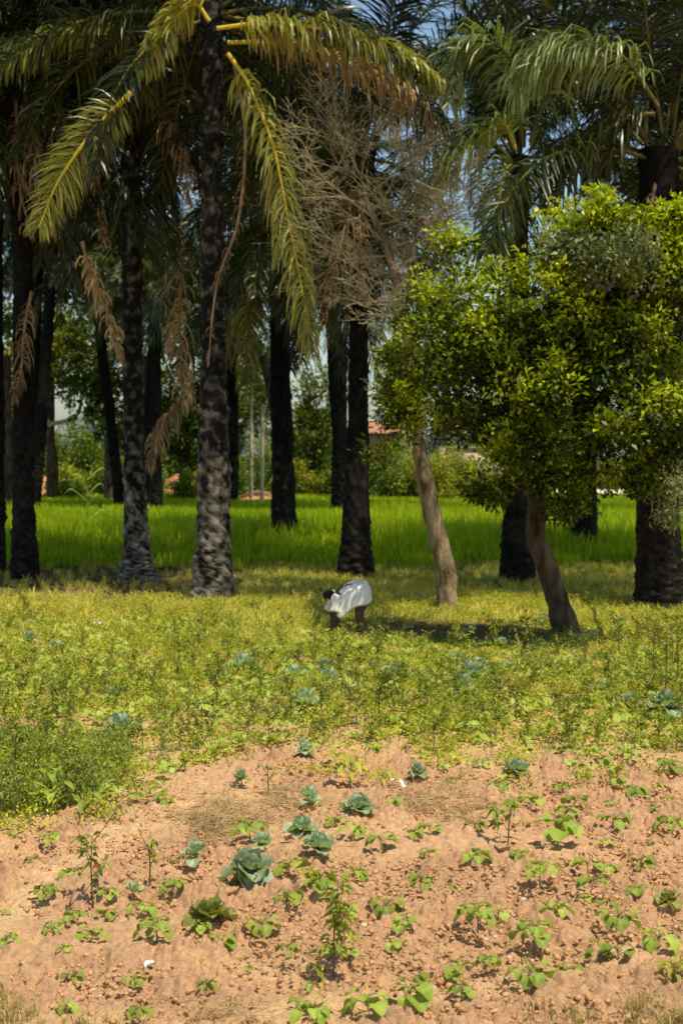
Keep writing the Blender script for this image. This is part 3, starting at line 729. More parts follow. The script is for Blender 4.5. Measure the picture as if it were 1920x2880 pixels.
# ------------------------------------------------------------------ broadleaf trees
def leaf_cloud(mb, ell, nclus, per, L, W, seed, cr_=.32, tintb=.4, shell=.72, topbias=.5, dirup=.25, bim=0.0):
    r = np.random.default_rng(seed)
    vol = np.array([e[1][0] * e[1][2] for e in ell]); vol = vol / vol.sum()
    zs = [e[0][2] + e[1][2] for e in ell]; ztop = max(zs); zlo = min(e[0][2] - e[1][2] for e in ell)
    for e, f in zip(ell, vol):
        c, rad = np.array(e[0]), np.array(e[1])
        n = max(4, int(nclus * f))
        d = nrm(r.normal(size=(n, 3)))
        cc = c + d * rad * (shell + (1.05 - shell) * r.random((n, 1)) ** .7)
        ct = r.random(n)
        cs = cr_ * (.6 + .8 * r.random(n))
        m = per
        q = nrm(r.normal(size=(n, m, 3))) * (r.random((n, m, 1)) ** .5)
        P = cc[:, None] + q * cs[:, None, None] * np.array([1, 1, .8])
        D = nrm(q + .9 * r.normal(size=(n, m, 3)) + np.array([0, 0, dirup]))
        t = tintb + .35 * (ct[:, None] - .5) + .25 * q[..., 2] + r.normal(0, .18, (n, m)) + topbias * .3 * ((P[..., 2] - zlo) / (ztop - zlo) - .5)  # tint rises upward in clump and crown, painting light from above
        if bim: t = t + bim * np.where(ct[:, None] + .45 * d[:, 2:3] > .70, 1.0, -.55)  # upper clusters brightened, others darkened: sun and shade in the tint
        s = (.55 + .8 * r.random(n * m))
        leaves(mb, P.reshape(-1, 3), D.reshape(-1, 3), L * s, W * s, np.clip(t, 0, 1).ravel(), fold=.15, curl=.15)

def ell_px(lst, Y, dep=.8):
    k = Y / FPX
    return [(pt(u, v, Y + (q[0] if q else 0)), (ru * k, dep * (ru + rv) * .5 * k, rv * k)) for (u, v, ru, rv, *q) in lst]

def limb_mesh(pts, r, k=8, mat=None, wob=.12):
    mb = MB(); tube(mb, cr(pts, 4 * len(pts)), r, k, .5, 0, wob); return mb

def green_tree():
    x, y = at(1592, 1782); Y = y
    base = np.array([x, y, -.04])
    root = thing('broadleaf_tree', 'dense glossy green tree on a leaning dark trunk, right half', 'tree', tuple(base))
    tp = [base, pt(1570, 1700, Y), pt(1535, 1590, Y), pt(1505, 1500, Y + .05), pt(1512, 1400, Y + .1), pt(1530, 1250, Y - .1)]
    mb = MB(); tube(mb, cr(tp, 30), [.27, .19, .17, .165, .17, .13], 12, .5, 0, .14); 
    link('trunk', mb.mesh('tree_trunk', M['bark_dark'], smooth=True, org=base), root)
    forks = [[(1512, 1420), (1450, 1250), (1340, 1050), (1300, 850)], [(1520, 1350), (1560, 1100), (1570, 850), (1640, 680)],
             [(1525, 1330), (1650, 1180), (1790, 950), (1800, 780)], [(1510, 1400), (1400, 1280), (1230, 1120), (1160, 1000)], [(1525, 1300), (1700, 1230), (1850, 1180), (1890, 1100)]]
    for i, f in enumerate(forks):
        P = [pt(a, b, Y + .05 - (.45 + .1 * (i % 3)) * j) for j, (a, b) in enumerate(f)]
        link('limb', limb_mesh(P, [.12, .09, .06, .025]).mesh('tree_limb', M['bark_dark'], smooth=True, org=base), root)
    E = [(1335, 915, 165, 175, 1.3), (1545, 905, 215, 185), (1790, 870, 190, 200), (1390, 1140, 190, 150, .9), (1640, 1130, 220, 180, -.3), (1850, 1140, 120, 190, .1), (1480, 1290, 130, 70, -.2), (1250, 1150, 80, 80, 2.4), (1720, 690, 130, 80),
         (1275, 710, 50, 45, 1.2), (1640, 640, 85, 70), (1880, 760, 90, 120), (1180, 860, 80, 70, 2.6), (1560, 1320, 85, 80, .2), (1700, 1250, 130, 80)]
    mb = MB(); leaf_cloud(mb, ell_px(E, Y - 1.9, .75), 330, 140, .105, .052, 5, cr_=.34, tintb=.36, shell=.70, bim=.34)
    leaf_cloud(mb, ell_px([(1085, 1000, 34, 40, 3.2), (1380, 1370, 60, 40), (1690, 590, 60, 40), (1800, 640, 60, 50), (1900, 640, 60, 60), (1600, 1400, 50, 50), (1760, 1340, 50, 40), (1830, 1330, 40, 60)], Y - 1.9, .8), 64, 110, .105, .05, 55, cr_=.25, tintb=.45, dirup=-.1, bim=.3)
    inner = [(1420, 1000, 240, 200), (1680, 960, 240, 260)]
    leaf_cloud(mb, ell_px(inner, Y - 1.6, .6), 80, 90, .12, .06, 6, cr_=.5, tintb=.1, shell=.2)  # inner leaves tinted dark to paint shade inside the crown
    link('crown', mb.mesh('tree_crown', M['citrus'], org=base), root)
    mb = MB(); leaf_cloud(mb, ell_px([(1150, 1110, 80, 70), (1120, 1190, 50, 40), (1175, 1010, 85, 80), (1060, 1270, 45, 16)], Y + 2.2, .8), 90, 80, .10, .045, 7, cr_=.28, tintb=.45, bim=.3)
    o = link('lower_bough', mb.mesh('tree_bough', M['citrus'], org=base), root); o['label'] = 'looser leafy bough hanging out to the left'
    mb = MB(); leaf_cloud(mb, ell_px([(1740, 735, 120, 70, -.9), (1600, 700, 50, 40, -.6)], Y - 1.7, .6), 22, 110, .10, .045, 8, cr_=.3, tintb=.4, bim=.2)
    o = link('dusty_foliage', mb.mesh('dusty_foliage', M['citrus_pale'], org=base), root); o['label'] = 'grey green dusty leaves near the top'
    # pruned leaves sprouting from the trunk
    mb = MB(); leaf_cloud(mb, ell_px([(1575, 1455, 30, 22), (1540, 1430, 30, 30)], Y, .8), 10, 26, .11, .05, 12, cr_=.14, tintb=.2)
    link('sprout', mb.mesh('trunk_sprout', M['citrus'], org=base), root)
green_tree()

def bare_tree():
    x, y = at(1258, 1712); base = np.array([x, y, -.04])
    root = thing('bare_tree', 'leafless tan tree with pale mottled trunk beside the green tree', 'tree', tuple(base))
    uv = [(1258, 1712), (1250, 1600), (1215, 1450), (1185, 1300), (1172, 1200), (1150, 1000), (1120, 810), (1075, 660), (1040, 590), (1010, 490)]
    tp = [pt(a, b, y + .03 * i) for i, (a, b) in enumerate(uv)]; tp[0] = base
    mb = MB(); tube(mb, cr(tp, 50), [.24, .19, .17, .15, .13, .10, .085, .065, .05, .03], 12, .5, 0, .28)
    link('trunk', mb.mesh('bare_trunk', M['bark'], smooth=True, org=base), root)
    r = random.Random(5)
    tops = cr(tp, 200)
    def grow(mb, p, d, L, rad, lev):
        n = 4; P = [p]
        for i in range(n):
            d = Vector(d) + Vector((r.gauss(0, .2), r.gauss(0, .2), r.gauss(.02, .15))); d.normalize()
            P.append(P[-1] + np.array(d) * L / n)
        tube(mb, np.array(P), [rad, max(rad * .45, .005)], 4 if lev < 2 else 3, .5, 0, 0, cap=False)
        if lev >= 3: return
        for i in range({0: 8, 1: 6, 2: 4}[lev]):
            f = r.uniform(.2, 1); q = P[min(n - 1, int(f * n))] * (1 - (f * n) % 1) + P[min(n, int(f * n) + 1)] * ((f * n) % 1)
            dd = Vector(d) + Vector((r.gauss(0, .75), r.gauss(0, .75), r.gauss(.05, .34))); dd.normalize()
            grow(mb, q, dd, L * r.uniform(.4, .65), max(rad * .40, .0034), lev + 1)
    starts = [(90, -1, .4, 1.0), (112, -1, .15, 1.5), (118, 1, .45, 1.3), (125, 1, .9, 1.5), (132, -1, .1, 1.7), (138, 1, .5, 1.4), (145, -1, .25, 1.8), (152, -1, .45, 1.9), (156, 1, .75, 1.8),
              (162, 1, .35, 1.6), (168, -1, .55, 1.8), (174, 1, .95, 1.8), (180, -1, .7, 1.5), (185, 1, .6, 1.8), (190, -1, 1.3, 1.4), (196, 1, 2.4, 1.3), (199, -1, 2.5, 1.5), (148, 1, .3, 1.7), (128, -1, -.1, 1.2), (100, 1, .5, .9)]
    t2 = cr([tp[5], pt(1190, 860, y), pt(1165, 730, y), pt(1170, 640, y + .1), pt(1210, 560, y)], 60)
    mb = MB(); tube(mb, t2, [.07, .05, .035, .02], 7, .5, 0, .2); link('branch', mb.mesh('bare_fork', M['bark'], smooth=True, org=base), root)
    for i, sd_, up, L in ((18, 1, .3, 1.0), (24, -1, .3, .9), (30, 1, .3, 1.1), (36, 1, .6, 1.0), (42, -1, .5, 1.0), (48, 1, .4, 1.0), (54, 1, .8, 1.0), (58, -1, 1.0, 1.0)):
        mb = MB(); grow(mb, t2[i], Vector((sd_, r.uniform(-.5, .5), up)).normalized(), L, .014, 0)
        link('branch', mb.mesh('bare_branch', M['twig'], org=base), root)
    for i, s, up, L in starts:
        mb = MB(); d = Vector((s * 1.0, r.uniform(-.6, .6), up)).normalized()
        grow(mb, tops[i], d, L, (.021 if L > 1.4 else .016), 0)
        link('branch', mb.mesh('bare_branch', M['twig'], org=base), root)
    mb = MB(); leaf_cloud(mb, ell_px([(1130, 560, 80, 90)], y + .3, .6), 16, 9, .09, .03, 71, cr_=.3, tintb=.7)
    link('sparse_leaves', mb.mesh('sparse_leaves', M['citrus'], org=base), root)
bare_tree()

def creeper():
    x, y = at(1890, 1715); y -= .5
    base = np.array([x, y, 0])
    root = thing('creeper', 'pale green creeper hanging over the thick palm at right edge', 'climbing plant', tuple(base))
    mb = MB(); leaf_cloud(mb, ell_px([(1890, 1280, 70, 120), (1900, 1400, 50, 80), (1870, 1460, 35, 40)], y, .6), 60, 36, .09, .035, 31, cr_=.26, tintb=.75, dirup=-.3)
    link('foliage', mb.mesh('creeper_leaves', M['citrus_pale'], org=base), root)
    mb = MB()
    for k in range(7):
        u = 1850 + 14 * k; tube(mb, cr([pt(u, 1180, y), pt(u + R.uniform(-15, 15), 1330, y - .1), pt(u + R.uniform(-20, 20), 1450 + R.uniform(-40, 40), y)], 8), .008, 4)
    tube(mb, cr([base + np.array([0, 1.0, 0]), pt(1885, 1500, y + 1.0), pt(1890, 1250, y + .3)], 8), .02, 5)
    link('stem', mb.mesh('creeper_stem', M['twig'], org=base), root)
creeper()

TALL = []
def backdrop_tree(label, base_uv, Y, trunk_uv, tr, ells, n, per, L, seed, mat='far_leaf', group=None, name='tree', limbs=(), tintb=.45, limbmat='bark'):
    base = pt(base_uv[0], 1275, Y); base[2] = -.1
    root = thing(name, label, 'tree', tuple(base), group=group)
    P = [base] + [pt(a, b, Y) for a, b in trunk_uv]
    link('trunk', limb_mesh(P, tr).mesh('far_trunk', M['bark_dark'], smooth=True, org=base), root)
    for l in limbs:
        mb = limb_mesh([pt(a, b, Y - .3) for a, b in l], [.16, .12, .09], 6)
        link('limb', mb.mesh('far_limb', M[limbmat], smooth=True, org=base), root)
    mb = MB(); leaf_cloud(mb, ell_px(ells, Y, .8), n, per, L, L * .5, seed, cr_=.9, tintb=tintb)
    link('crown', mb.mesh('far_crown', M[mat], org=base), root)

M['pale_limb'] = surf_mat('pale_limb', (.46, .38, .24), (.66, .56, .38), 3, .8, 0)
backdrop_tree('background tree with pale forked limbs behind the left palms', (146, 1400), 88, [(148, 1300), (142, 1230), (145, 1100), (150, 980)], [.4, .33, .25, .15],
              [(110, 930, 100, 100), (200, 990, 110, 90), (40, 1060, 70, 70), (245, 1080, 70, 60)], 150, 50, .34, 41, mat='bush_yellow', limbs=[[(145, 1195), (120, 1190), (92, 1184)], [(146, 1192), (190, 1182), (222, 1160), (228, 1122)], [(140, 1190), (115, 1155), (95, 1140)]], limbmat='pale_limb', tintb=.65)  # brighter leaf colour stands in for sunlight on this crown
backdrop_tree('dark leafy background tree between the left palms', (312, 1400), 86, [(312, 1250), (300, 1100)], [.45, .4, .3], [(300, 960, 110, 130), (260, 1120, 60, 60), (340, 1150, 80, 100), (450, 1130, 60, 90)], 150, 50, .36, 42, tintb=.3)
backdrop_tree('background tree right of the far narrow palm', (520, 1400), 92, [(520, 1250), (522, 1150)], [.4, .3], [(520, 1000, 100, 140), (470, 1190, 70, 90), (545, 1210, 60, 90), (680, 1130, 60, 90)], 160, 50, .36, 43, tintb=.3)
backdrop_tree('background tree deep behind the grove centre', (890, 1400), 100, [(890, 1250), (890, 1150)], [.4, .3], [(900, 1130, 60, 80), (870, 1230, 70, 80), (720, 1060, 80, 110)], 110, 50, .38, 44, tintb=.35)
backdrop_tree('tall shady background tree behind the tall scaly palm', (420, 1400), 74, [(420, 1200), (415, 1000)], [.4, .3, .25], [(415, 800, 110, 150), (500, 760, 90, 110), (330, 760, 90, 120)], 95, 50, .3, 47, tintb=.25)
backdrop_tree('tall shady background tree behind the ringed left palm', (20, 1400), 76, [(22, 1200), (20, 1000)], [.4, .3, .25], [(20, 780, 110, 140), (130, 720, 100, 110), (-60, 900, 100, 120), (220, 800, 60, 70)], 95, 50, .3, 48, tintb=.25)
backdrop_tree('tall dark background tree right of the grey palm', (790, 1400), 78, [(780, 1200), (740, 1000)], [.4, .3, .25], [(680, 800, 90, 130), (760, 620, 90, 110), (620, 650, 70, 100)], 70, 50, .3, 49, tintb=.2)
for lb, bu, tu, hgt, sd in (('far palm behind the ringed left palm', 80, 110, 640, 62), 
                        ('far palm above the bending person, behind the bare tree', 985, 910, 560, 64)):
    palm(lb, (bu, 1440), [((bu + tu) / 2, 1200)], (tu, hgt), [.30, .26, .24], .24, 44, sd, dead=4, far=(sd % 2 == 0), fl=.95)

for i, (u, ru, rv, lb) in enumerate(((60, 110, 120, 'tall dark shrub behind the left edge palms'), (215, 90, 90, 'tall dark shrub between the two left palms'), (470, 90, 110, 'tall dark shrub between the tall scaly and the grey palm'), (600, 80, 120, 'tall dark shrub just behind the grey palm'), (880, 90, 105, 'tall dark shrub left of the slender black palm'))):
    TALL.append((lb, u, ru, rv, i))
# two thin pale poles (slim trunks)
for lb, u0, u1, v0, v1 in (('left of two slim straight pale trunks behind the grey palm', 706, 707, 1420, 1060), ('right of two slim straight pale trunks behind the grey palm', 737, 738, 1424, 1120)):
    x, y = at(u0, v0); base = np.array([x, y, 0])
    root = thing('slim_tree', lb, 'tree', tuple(base))
    mb = MB(); tube(mb, cr([base, pt((u0 + u1) / 2, (v0 + v1) / 2, y), pt(u1, v1, y)], 14), [.12, .10, .09], 8, .5, 0, .06)
    link('trunk', mb.mesh('slim_trunk', M['pale_limb'], smooth=True, org=base), root)
    mb = MB(); leaf_cloud(mb, ell_px([(u1, v1 - 20, 26, 40)], y, 1), 8, 40, .3, .1, 46 + u0, cr_=.5, tintb=.5, dirup=-.5)
    link('crown', mb.mesh('slim_crown', M['far_leaf'], org=base), root)

# bushes
def bush(label, u, v, ru, rv, mat, seed, n=26, per=60, L=.22, group=None, Y=None):
    x, y = at(u, v) if Y is None else ((u - 960) / FPX * Y, Y)
    base = np.array([x, y, 0.])
    root = thing('bush', label, 'bush', tuple(base), group=group)
    k = y / FPX; rx, rz = ru * k, rv * k * 1.15
    mb = MB()
    el = [((x, y, rz * .9), (rx * .8, rx * .7, rz)), ((x - rx * .5, y, rz * .5), (rx * .55, rx * .5, rz * .6)), ((x + rx * .5, y + .2, rz * .6), (rx * .55, rx * .5, rz * .65))]
    leaf_cloud(mb, el, int(n * 1.8), per, L, L * .5, seed, cr_=min(rx, rz) * .42, tintb=.5, shell=.5)
    link('foliage', mb.mesh('bush_foliage', M[mat], org=base), root)
    mb = MB()
    for i in range(4):
        tube(mb, cr([(x + .1 * i - .2, y, 0), (x + R.uniform(-.4, .4) * rx, y, rz * .6), (x + R.uniform(-.7, .7) * rx, y, rz * 1.1)], 6), [.05, .02], 5)
    link('stem', mb.mesh('bush_stem', M['bark_dark'], org=base), root)

bush('large dark green bush in the field right of the black palm', 1085, 1405, 75, 75, 'bush_leaf', 51, 40)
bush('rounded bush behind the far palm trunks', 880, 1395, 75, 60, 'bush_leaf', 52, 36)
bush('yellow green bush on the slope below the beige wall', 1200, 1405, 95, 55, 'bush_yellow', 53, 44)
bush('yellow green scrub between bush and green tree', 1350, 1410, 110, 40, 'bush_yellow', 54, 40)
bush('tall pale shrub beside the leaning bare trunk', 1140, 1398, 60, 75, 'bush_yellow', 55, 30)
bush('dark bush at the foot of the scaly palm', 300, 1400, 70, 45, 'bush_leaf', 56, 30)
bush('low bush behind the ringed left palm', 180, 1405, 60, 30, 'bush_leaf', 57, 26)
bush('low bush right of the narrow far palm', 540, 1408, 70, 42, 'bush_leaf', 58, 30)
bush('bush behind the slim pale trunks', 740, 1380, 70, 70, 'bush_leaf', 59, 36, L=.25)
bush('sunlit hedge behind the pale limbed tree', 250, 1300, 150, 22, 'bush_yellow', 60, 60, Y=150, L=.35)
bush('sunlit hedge behind the left edge palms', 40, 1300, 90, 22, 'bush_yellow', 61, 40, Y=150, L=.35)
bush('shadowy bush between the two scaly palms', 470, 1390, 90, 75, 'bush_leaf', 62, 40)
bush('dark thicket under the far left trees', 330, 1385, 110, 55, 'bush_leaf', 63, 50, L=.25)  # dense bush added where only shade lies beneath the trees
bush('shrub left of the beige wall', 640, 1400, 50, 60, 'bush_leaf', 64, 24)

for i, (u, v, ru, rv, m_, lb) in enumerate(((400, 1396, 60, 60, 'bush_leaf', 'scrub right of the tall scaly palm trunk'), (610, 1392, 70, 55, 'bush_leaf', 'scrub hidden partly by the grey palm'),
        (830, 1398, 60, 45, 'bush_yellow', 'light scrub between the two black palms'), (970, 1400, 70, 50, 'bush_leaf', 'scrub behind the slender black palm'), (1460, 1405, 70, 45, 'bush_yellow', 'light scrub under the green tree crown'), (200, 1398, 60, 40, 'bush_yellow', 'light scrub right of the pale limbed tree'), (1270, 1396, 70, 60, 'bush_yellow', 'tall light scrub right of the leaning bare trunk'))):
    bush(lb, u, v, ru, rv, m_, 400 + i, 44)
for lb, u, ru, rv, i in TALL: bush(lb, u, 0, ru, rv, 'bush_leaf', 450 + i, 60, L=.26, Y=104)
# distant hazy trees
for i, (u, wd, hg) in enumerate(((-100, 160, 130), (80, 150, 120), (260, 150, 140), (430, 130, 110), (600, 160, 140), (780, 130, 120), (900, 140, 150), (1075, 120, 120), (1230, 150, 110), (1420, 160, 120), (1620, 150, 110), (1800, 170, 130), (2000, 150, 120))):
    Y = 230 + 25 * (i % 3); base = pt(u, 1275, Y); base[2] = 0
    root = thing('distant_tree', 'hazy blue green tree on the horizon behind the grove', 'tree', tuple(base), group='distant trees on the horizon')
    mb = MB(); tube(mb, np.array([base, base + np.array([0, 0, 4.])]), .4, 6)
    link('trunk', mb.mesh('distant_trunk', M['bark_dark'], org=base), root)
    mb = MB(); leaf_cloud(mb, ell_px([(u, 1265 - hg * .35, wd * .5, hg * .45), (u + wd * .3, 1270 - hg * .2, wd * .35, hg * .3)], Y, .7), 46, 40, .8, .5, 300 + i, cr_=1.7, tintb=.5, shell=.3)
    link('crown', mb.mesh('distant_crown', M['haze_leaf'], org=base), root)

# maize plant in the field
def maize():
    y = 52.0; x = (245 - 960) / FPX * y; base = np.array([x, y, 0])
    root = thing('maize_plant', 'pale lone maize stalk standing above the field grass on the left', 'crop plant', tuple(base))
    mb = MB(); tube(mb, cr([base, pt(247, 1430, y), pt(243, 1365, y)], 8), [.03, .02], 6)
    link('stalk', mb.mesh('maize_stalk', M['seedling'], org=base), root)
    mb = MB(); z0 = pt(245, 1430, y)[2]
    for i in range(9):
        a = i * 2.4; d = np.array([math.cos(a), math.sin(a) * .4, .9]); p = base + np.array([0, 0, .5 + .19 * i])
        Q = cr([p, p + .3 * d, p + .5 * d + np.array([.12 * math.cos(a), 0, 0]), p + .5 * d + np.array([.4 * math.cos(a), 0, -.3])], 9)
        w_ = np.interp(np.linspace(0, 1, 9), [0, .4, 1], [.04, .06, .008])[:, None] * np.array([[-.3, 1, .3]])
        V = np.stack([Q - w_, Q + w_], 1).reshape(-1, 3); F = [[2 * q, 2 * q + 1, 2 * q + 3, 2 * q + 2] for q in range(8)]
        mb.add(V, F, .8)
    link('foliage', mb.mesh('maize_leaves', M['seedling'], org=base), root)
maize()

# red earth banks
def bank(uvs, Y, hgt, depth, label):
    P = np.array([pt(u, 1275, Y) for u in uvs]); n = 24; m = 8
    xs = np.linspace(P[0][0], P[-1][0], n); ss = np.linspace(0, 1, m)
    X, S = np.meshgrid(xs, ss); prof = np.sin(PI * S) ** .7
    e = np.sin(PI * np.linspace(0, 1, n))[None, :] ** .6
    Z = hgt * prof * e * (.75 + .5 * fbm(X * .5, S * 3, 9)) - .05
    V = np.stack([X, Y + depth * (S - .3) + .4 * fbm(X, S, 8), Z], -1).reshape(-1, 3)
    i = np.arange(m - 1)[:, None] * n; j = np.arange(n - 1)[None, :]
    F = np.stack([i + j, i + j + 1, i + n + j + 1, i + n + j], -1).reshape(-1, 4)
    o = link('earth_bank', MB().add(V, F).mesh('earth_bank', M['red_earth'], smooth=True)); tag(o, label, None, None, 'structure')
bank([-160, 150], 100, 2.5, 5, 'bare red earth bank behind the left edge palms')
bank([440, 570], 100, 1.6, 4, 'small red earth mound between the scaly palms')
bank([660, 780], 86, .75, 4, 'strip of bare red earth behind the slim trunks')

# ------------------------------------------------------------------ buildings far behind
def box(mb, x0, x1, y0, y1, z0, z1, mi=0):
    V = [(x, y, z) for z in (z0, z1) for x, y in ((x0, y0), (x1, y0), (x1, y1), (x0, y1))]
    mb.add(V, [[0, 1, 5, 4], [1, 2, 6, 5], [2, 3, 7, 6], [3, 0, 4, 7], [4, 5, 6, 7], [3, 2, 1, 0]], .5, mi)

M['beige_wall'] = surf_mat('beige_render', (.46, .36, .23), (.58, .47, .32), .5, .9, .2, 4)
M['brown_wall'] = surf_mat('brown_mud_wall', (.30, .19, .10), (.42, .28, .16), .5, .9, .3, 4)
M['pale_wall'] = surf_mat('pale_concrete', (.62, .57, .50), (.76, .72, .66), .6, .85, .1)
M['roof_red'] = surf_mat('rusty_sheet_roof', (.36, .16, .11), (.48, .24, .17), .8, .7, .2, 6)
M['dark_open'] = surf_mat('dark_window', (.02, .02, .02), (.05, .05, .05), 2, .4, 0)

def house():
    Y = 128; k = Y / FPX; x0, x1 = (985 - 960) * k, (1110 - 960) * k
    root = thing('house', 'low house with rusty red roof behind the black palm', 'house', ((x0 + x1) / 2, Y, 0)); org = ((x0 + x1) / 2, Y, 0)
    zt = pt(1000, 1215, Y)[2]; zr = pt(1000, 1185, Y)[2]
    mb = MB(); box(mb, x0, x1, Y, Y + 5, 0, zt); link('wall', mb.mesh('house_wall', M['brown_wall'], org=org), root)
    mb = MB(); V = [(x0 - .4, Y - .5, zt - .1), (x1 + .4, Y - .5, zt - .1), (x1 + .4, Y + 2.5, zr), (x0 - .4, Y + 2.5, zr), (x0 - .4, Y + 5.5, zt - .1), (x1 + .4, Y + 5.5, zt - .1)]
    mb.add(V, [[0, 1, 2, 3], [3, 2, 5, 4]]); rf = link('roof', mb.mesh('house_roof', M['roof_red'], org=org), root)
    mb = MB(); box(mb, x0 - .4, x1 + .4, Y + 2.35, Y + 2.65, zr + .003, zr + .22); link('ridge_cap', mb.mesh('ridge_cap', M['pale_wall'], org=org), rf)
    for f in (.25, .7):
        mb = MB(); xx = x0 + (x1 - x0) * f; box(mb, xx, xx + .9, Y - .03, Y - .003, 1.6, 2.8); link('window', mb.mesh('house_window', M['dark_open'], org=org), root)
house()
def wall_thing(name, label, u0, u1, vt, Y, mat, cap=True, th=.4, z0=-.1):
    k = Y / FPX; x0, x1 = (u0 - 960) * k, (u1 - 960) * k; zt = pt(960, vt, Y)[2]
    org = ((x0 + x1) / 2, Y, 0); root = thing(name, label, 'wall', org)
    mb = MB(); box(mb, x0, x1, Y, Y + th, z0, zt); link('panel', mb.mesh('wall_panel', M[mat], org=org), root)
    mb = MB(); box(mb, x0 - .1, x1 + .1, Y - .12, Y + th + .12, zt + .003, zt + .16); link('coping', mb.mesh('wall_coping', M[mat], org=org), root)
    n = max(2, int((x1 - x0) / 4))
    for i in range(n + 1):
        xx = x0 + (x1 - x0 - .5) * i / n
        mb = MB(); box(mb, xx, xx + .5, Y - .15, Y - .003, z0, zt - .003); link('pier', mb.mesh('wall_pier', M[mat], org=org), root)
wall_thing('compound_wall', 'tall beige wall behind the leaning bare trunk', 1235, 1560, 1262, 122, 'beige_wall')
wall_thing('mud_wall', 'brown wall far behind the right hand palms', 1590, 2100, 1322, 126, 'brown_wall')
def strip():
    Y0, Y1 = 104, 118; V = [((1560 - 960) / FPX * Y0, Y0, .012), (40, Y0, .012), (40, Y1, .012), ((1560 - 960) / FPX * Y1, Y1, .012)]
    tag(link('road', MB().add(V, [[0, 1, 2, 3]]).mesh('road', M['pale_wall'])), 'pale concrete road strip in front of the brown wall', None, None, 'structure')
strip()

# ------------------------------------------------------------------ crops: shared builders
def round_leaf(mb, p, d, L, W, tint, lob=0.0, cup=.25, r=rng, mi=0):
    """broad rounded leaf blade: a cupped fan"""
    d = np.asarray(d, float) / np.linalg.norm(d)
    s = np.cross(d, [0, 0, 1.]); s = s / max(np.linalg.norm(s), 1e-6); n = np.cross(s, d)
    k = 14; ring = []
    for i in range(k):
        a = 2 * PI * i / k
        x = .5 - .5 * math.cos(a); y = math.sin(a)
        rad = 1 + lob * math.cos(3 * (a - PI))
        if i == 0: x = .10
        yy = y * .5 * (1 + .25 * math.sin(PI * (1 - x)))
        ring.append(p + d * L * (.5 + (x - .5) * rad) + s * W * yy * rad + n * (cup * W * yy * yy * 2 - .35 * L * (x - .35) ** 2 + r.normal(0, .015) * L))
    c = p + d * L * .42
    mids = [c * .5 + q * .5 + n * (-.02 * L) for q in ring]
    V = np.array([c] + mids + ring); F3 = [[0, 1 + i, 1 + (i + 1) % k] for i in range(k)]
    t = np.clip(np.array([tint + .12] + [tint] * k + [tint - .06] * k), 0, 1)
    n0 = mb.n
    mb.add(V, F3, t, mi)
    # outer band shares the vertices just added
    F4 = np.array([[1 + i, 1 + k + i, 1 + k + (i + 1) % k, 1 + (i + 1) % k] for i in range(k)]) + n0
    mb.F.append(F4); mb.M.append(np.full(k, mi, np.int32))

def seedling_meshes(n_l, h, Lf, seed, lob=0.0, spread=1.0):
    r = np.random.default_rng(seed); fo, st = MB(), MB()
    tips = []
    tube(st, cr([[0, 0, -.01], [r.normal(0, .006), r.normal(0, .006), h * .5], [r.normal(0, .012), r.normal(0, .012), h]], 6), [.0045, .003], 5)
    for i in range(n_l):
        a = i * 2.4 + r.normal(0, .4); f = .45 + .55 * (i + 1) / n_l
        d = np.array([math.cos(a), math.sin(a), 0])
        p = np.array([0, 0, h * f]); ext = (.03 + .04 * r.random()) * spread * (1.25 - .6 * f)
        q = p + d * ext + np.array([0, 0, .012 + .02 * r.random()])
        tube(st, cr([p, (p + q) / 2 + np.array([0, 0, .012]), q], 5), .002, 4)
        sz = 1.2 * Lf * (.65 + .6 * r.random()) * (1.15 - .45 * f)
        round_leaf(fo, q, d * .85 + np.array([0, 0, -.15 - .75 * r.random()]), sz, sz * (.85 + .2 * r.random()), .35 + .5 * r.random(), lob, .15 + .25 * r.random(), r)
    # small central leaves
    for i in range(2):
        a = r.random() * 6.28
        round_leaf(fo, np.array([0, 0, h]), [math.cos(a), math.sin(a), .6], Lf * .45, Lf * .32, .8, 0, .5, r)
    return fo, st

def proto(name, cat, parts, sc=1):
    """hidden-free prototype: parts = [(name, mesh)]; first use moves it, later uses copy it"""
    return dict(name=name, cat=cat, parts=parts, root=None)

def use(pr, loc, rz, sc, label, group, tilt=0):
    if pr['root'] is None:
        root = thing(pr['name'], label, pr['cat'], loc, rz, group, sc); root.rotation_euler = (tilt, tilt * .5, rz)
        for nm, me in pr['parts']: link(nm, me, root)
        pr['root'] = root; return root
    return copy_thing(pr['root'], loc, rz, sc, label, group, tilt)

SEED = []
for k, (nl, h, Lf, lob) in enumerate(((6, .07, .062, 0), (9, .09, .058, .05), (11, .11, .056, 0), (8, .10, .066, .10), (14, .15, .052, .04), (9, .08, .062, .02), (12, .12, .058, .08), (5, .06, .055, 0))):
    h *= .72; fo, st = seedling_meshes(nl, h, Lf, 500 + k, lob)
    SEED.append([]); SEED[-1].append(proto('seedling', 'seedling', [('foliage', fo.mesh('seedling_leaves', M['seedling'], smooth=True)), ('stem', st.mesh('seedling_stem', M['stem']))]))
    fo, st = seedling_meshes(max(4, nl - 2), h * .85, Lf * 1.05, 540 + k, lob)
    SEED[-1].append(proto('seedling', 'seedling', [('foliage', fo.mesh('seedling_leaves', M['seedling'], smooth=True)), ('stem', st.mesh('seedling_stem', M['stem']))]))

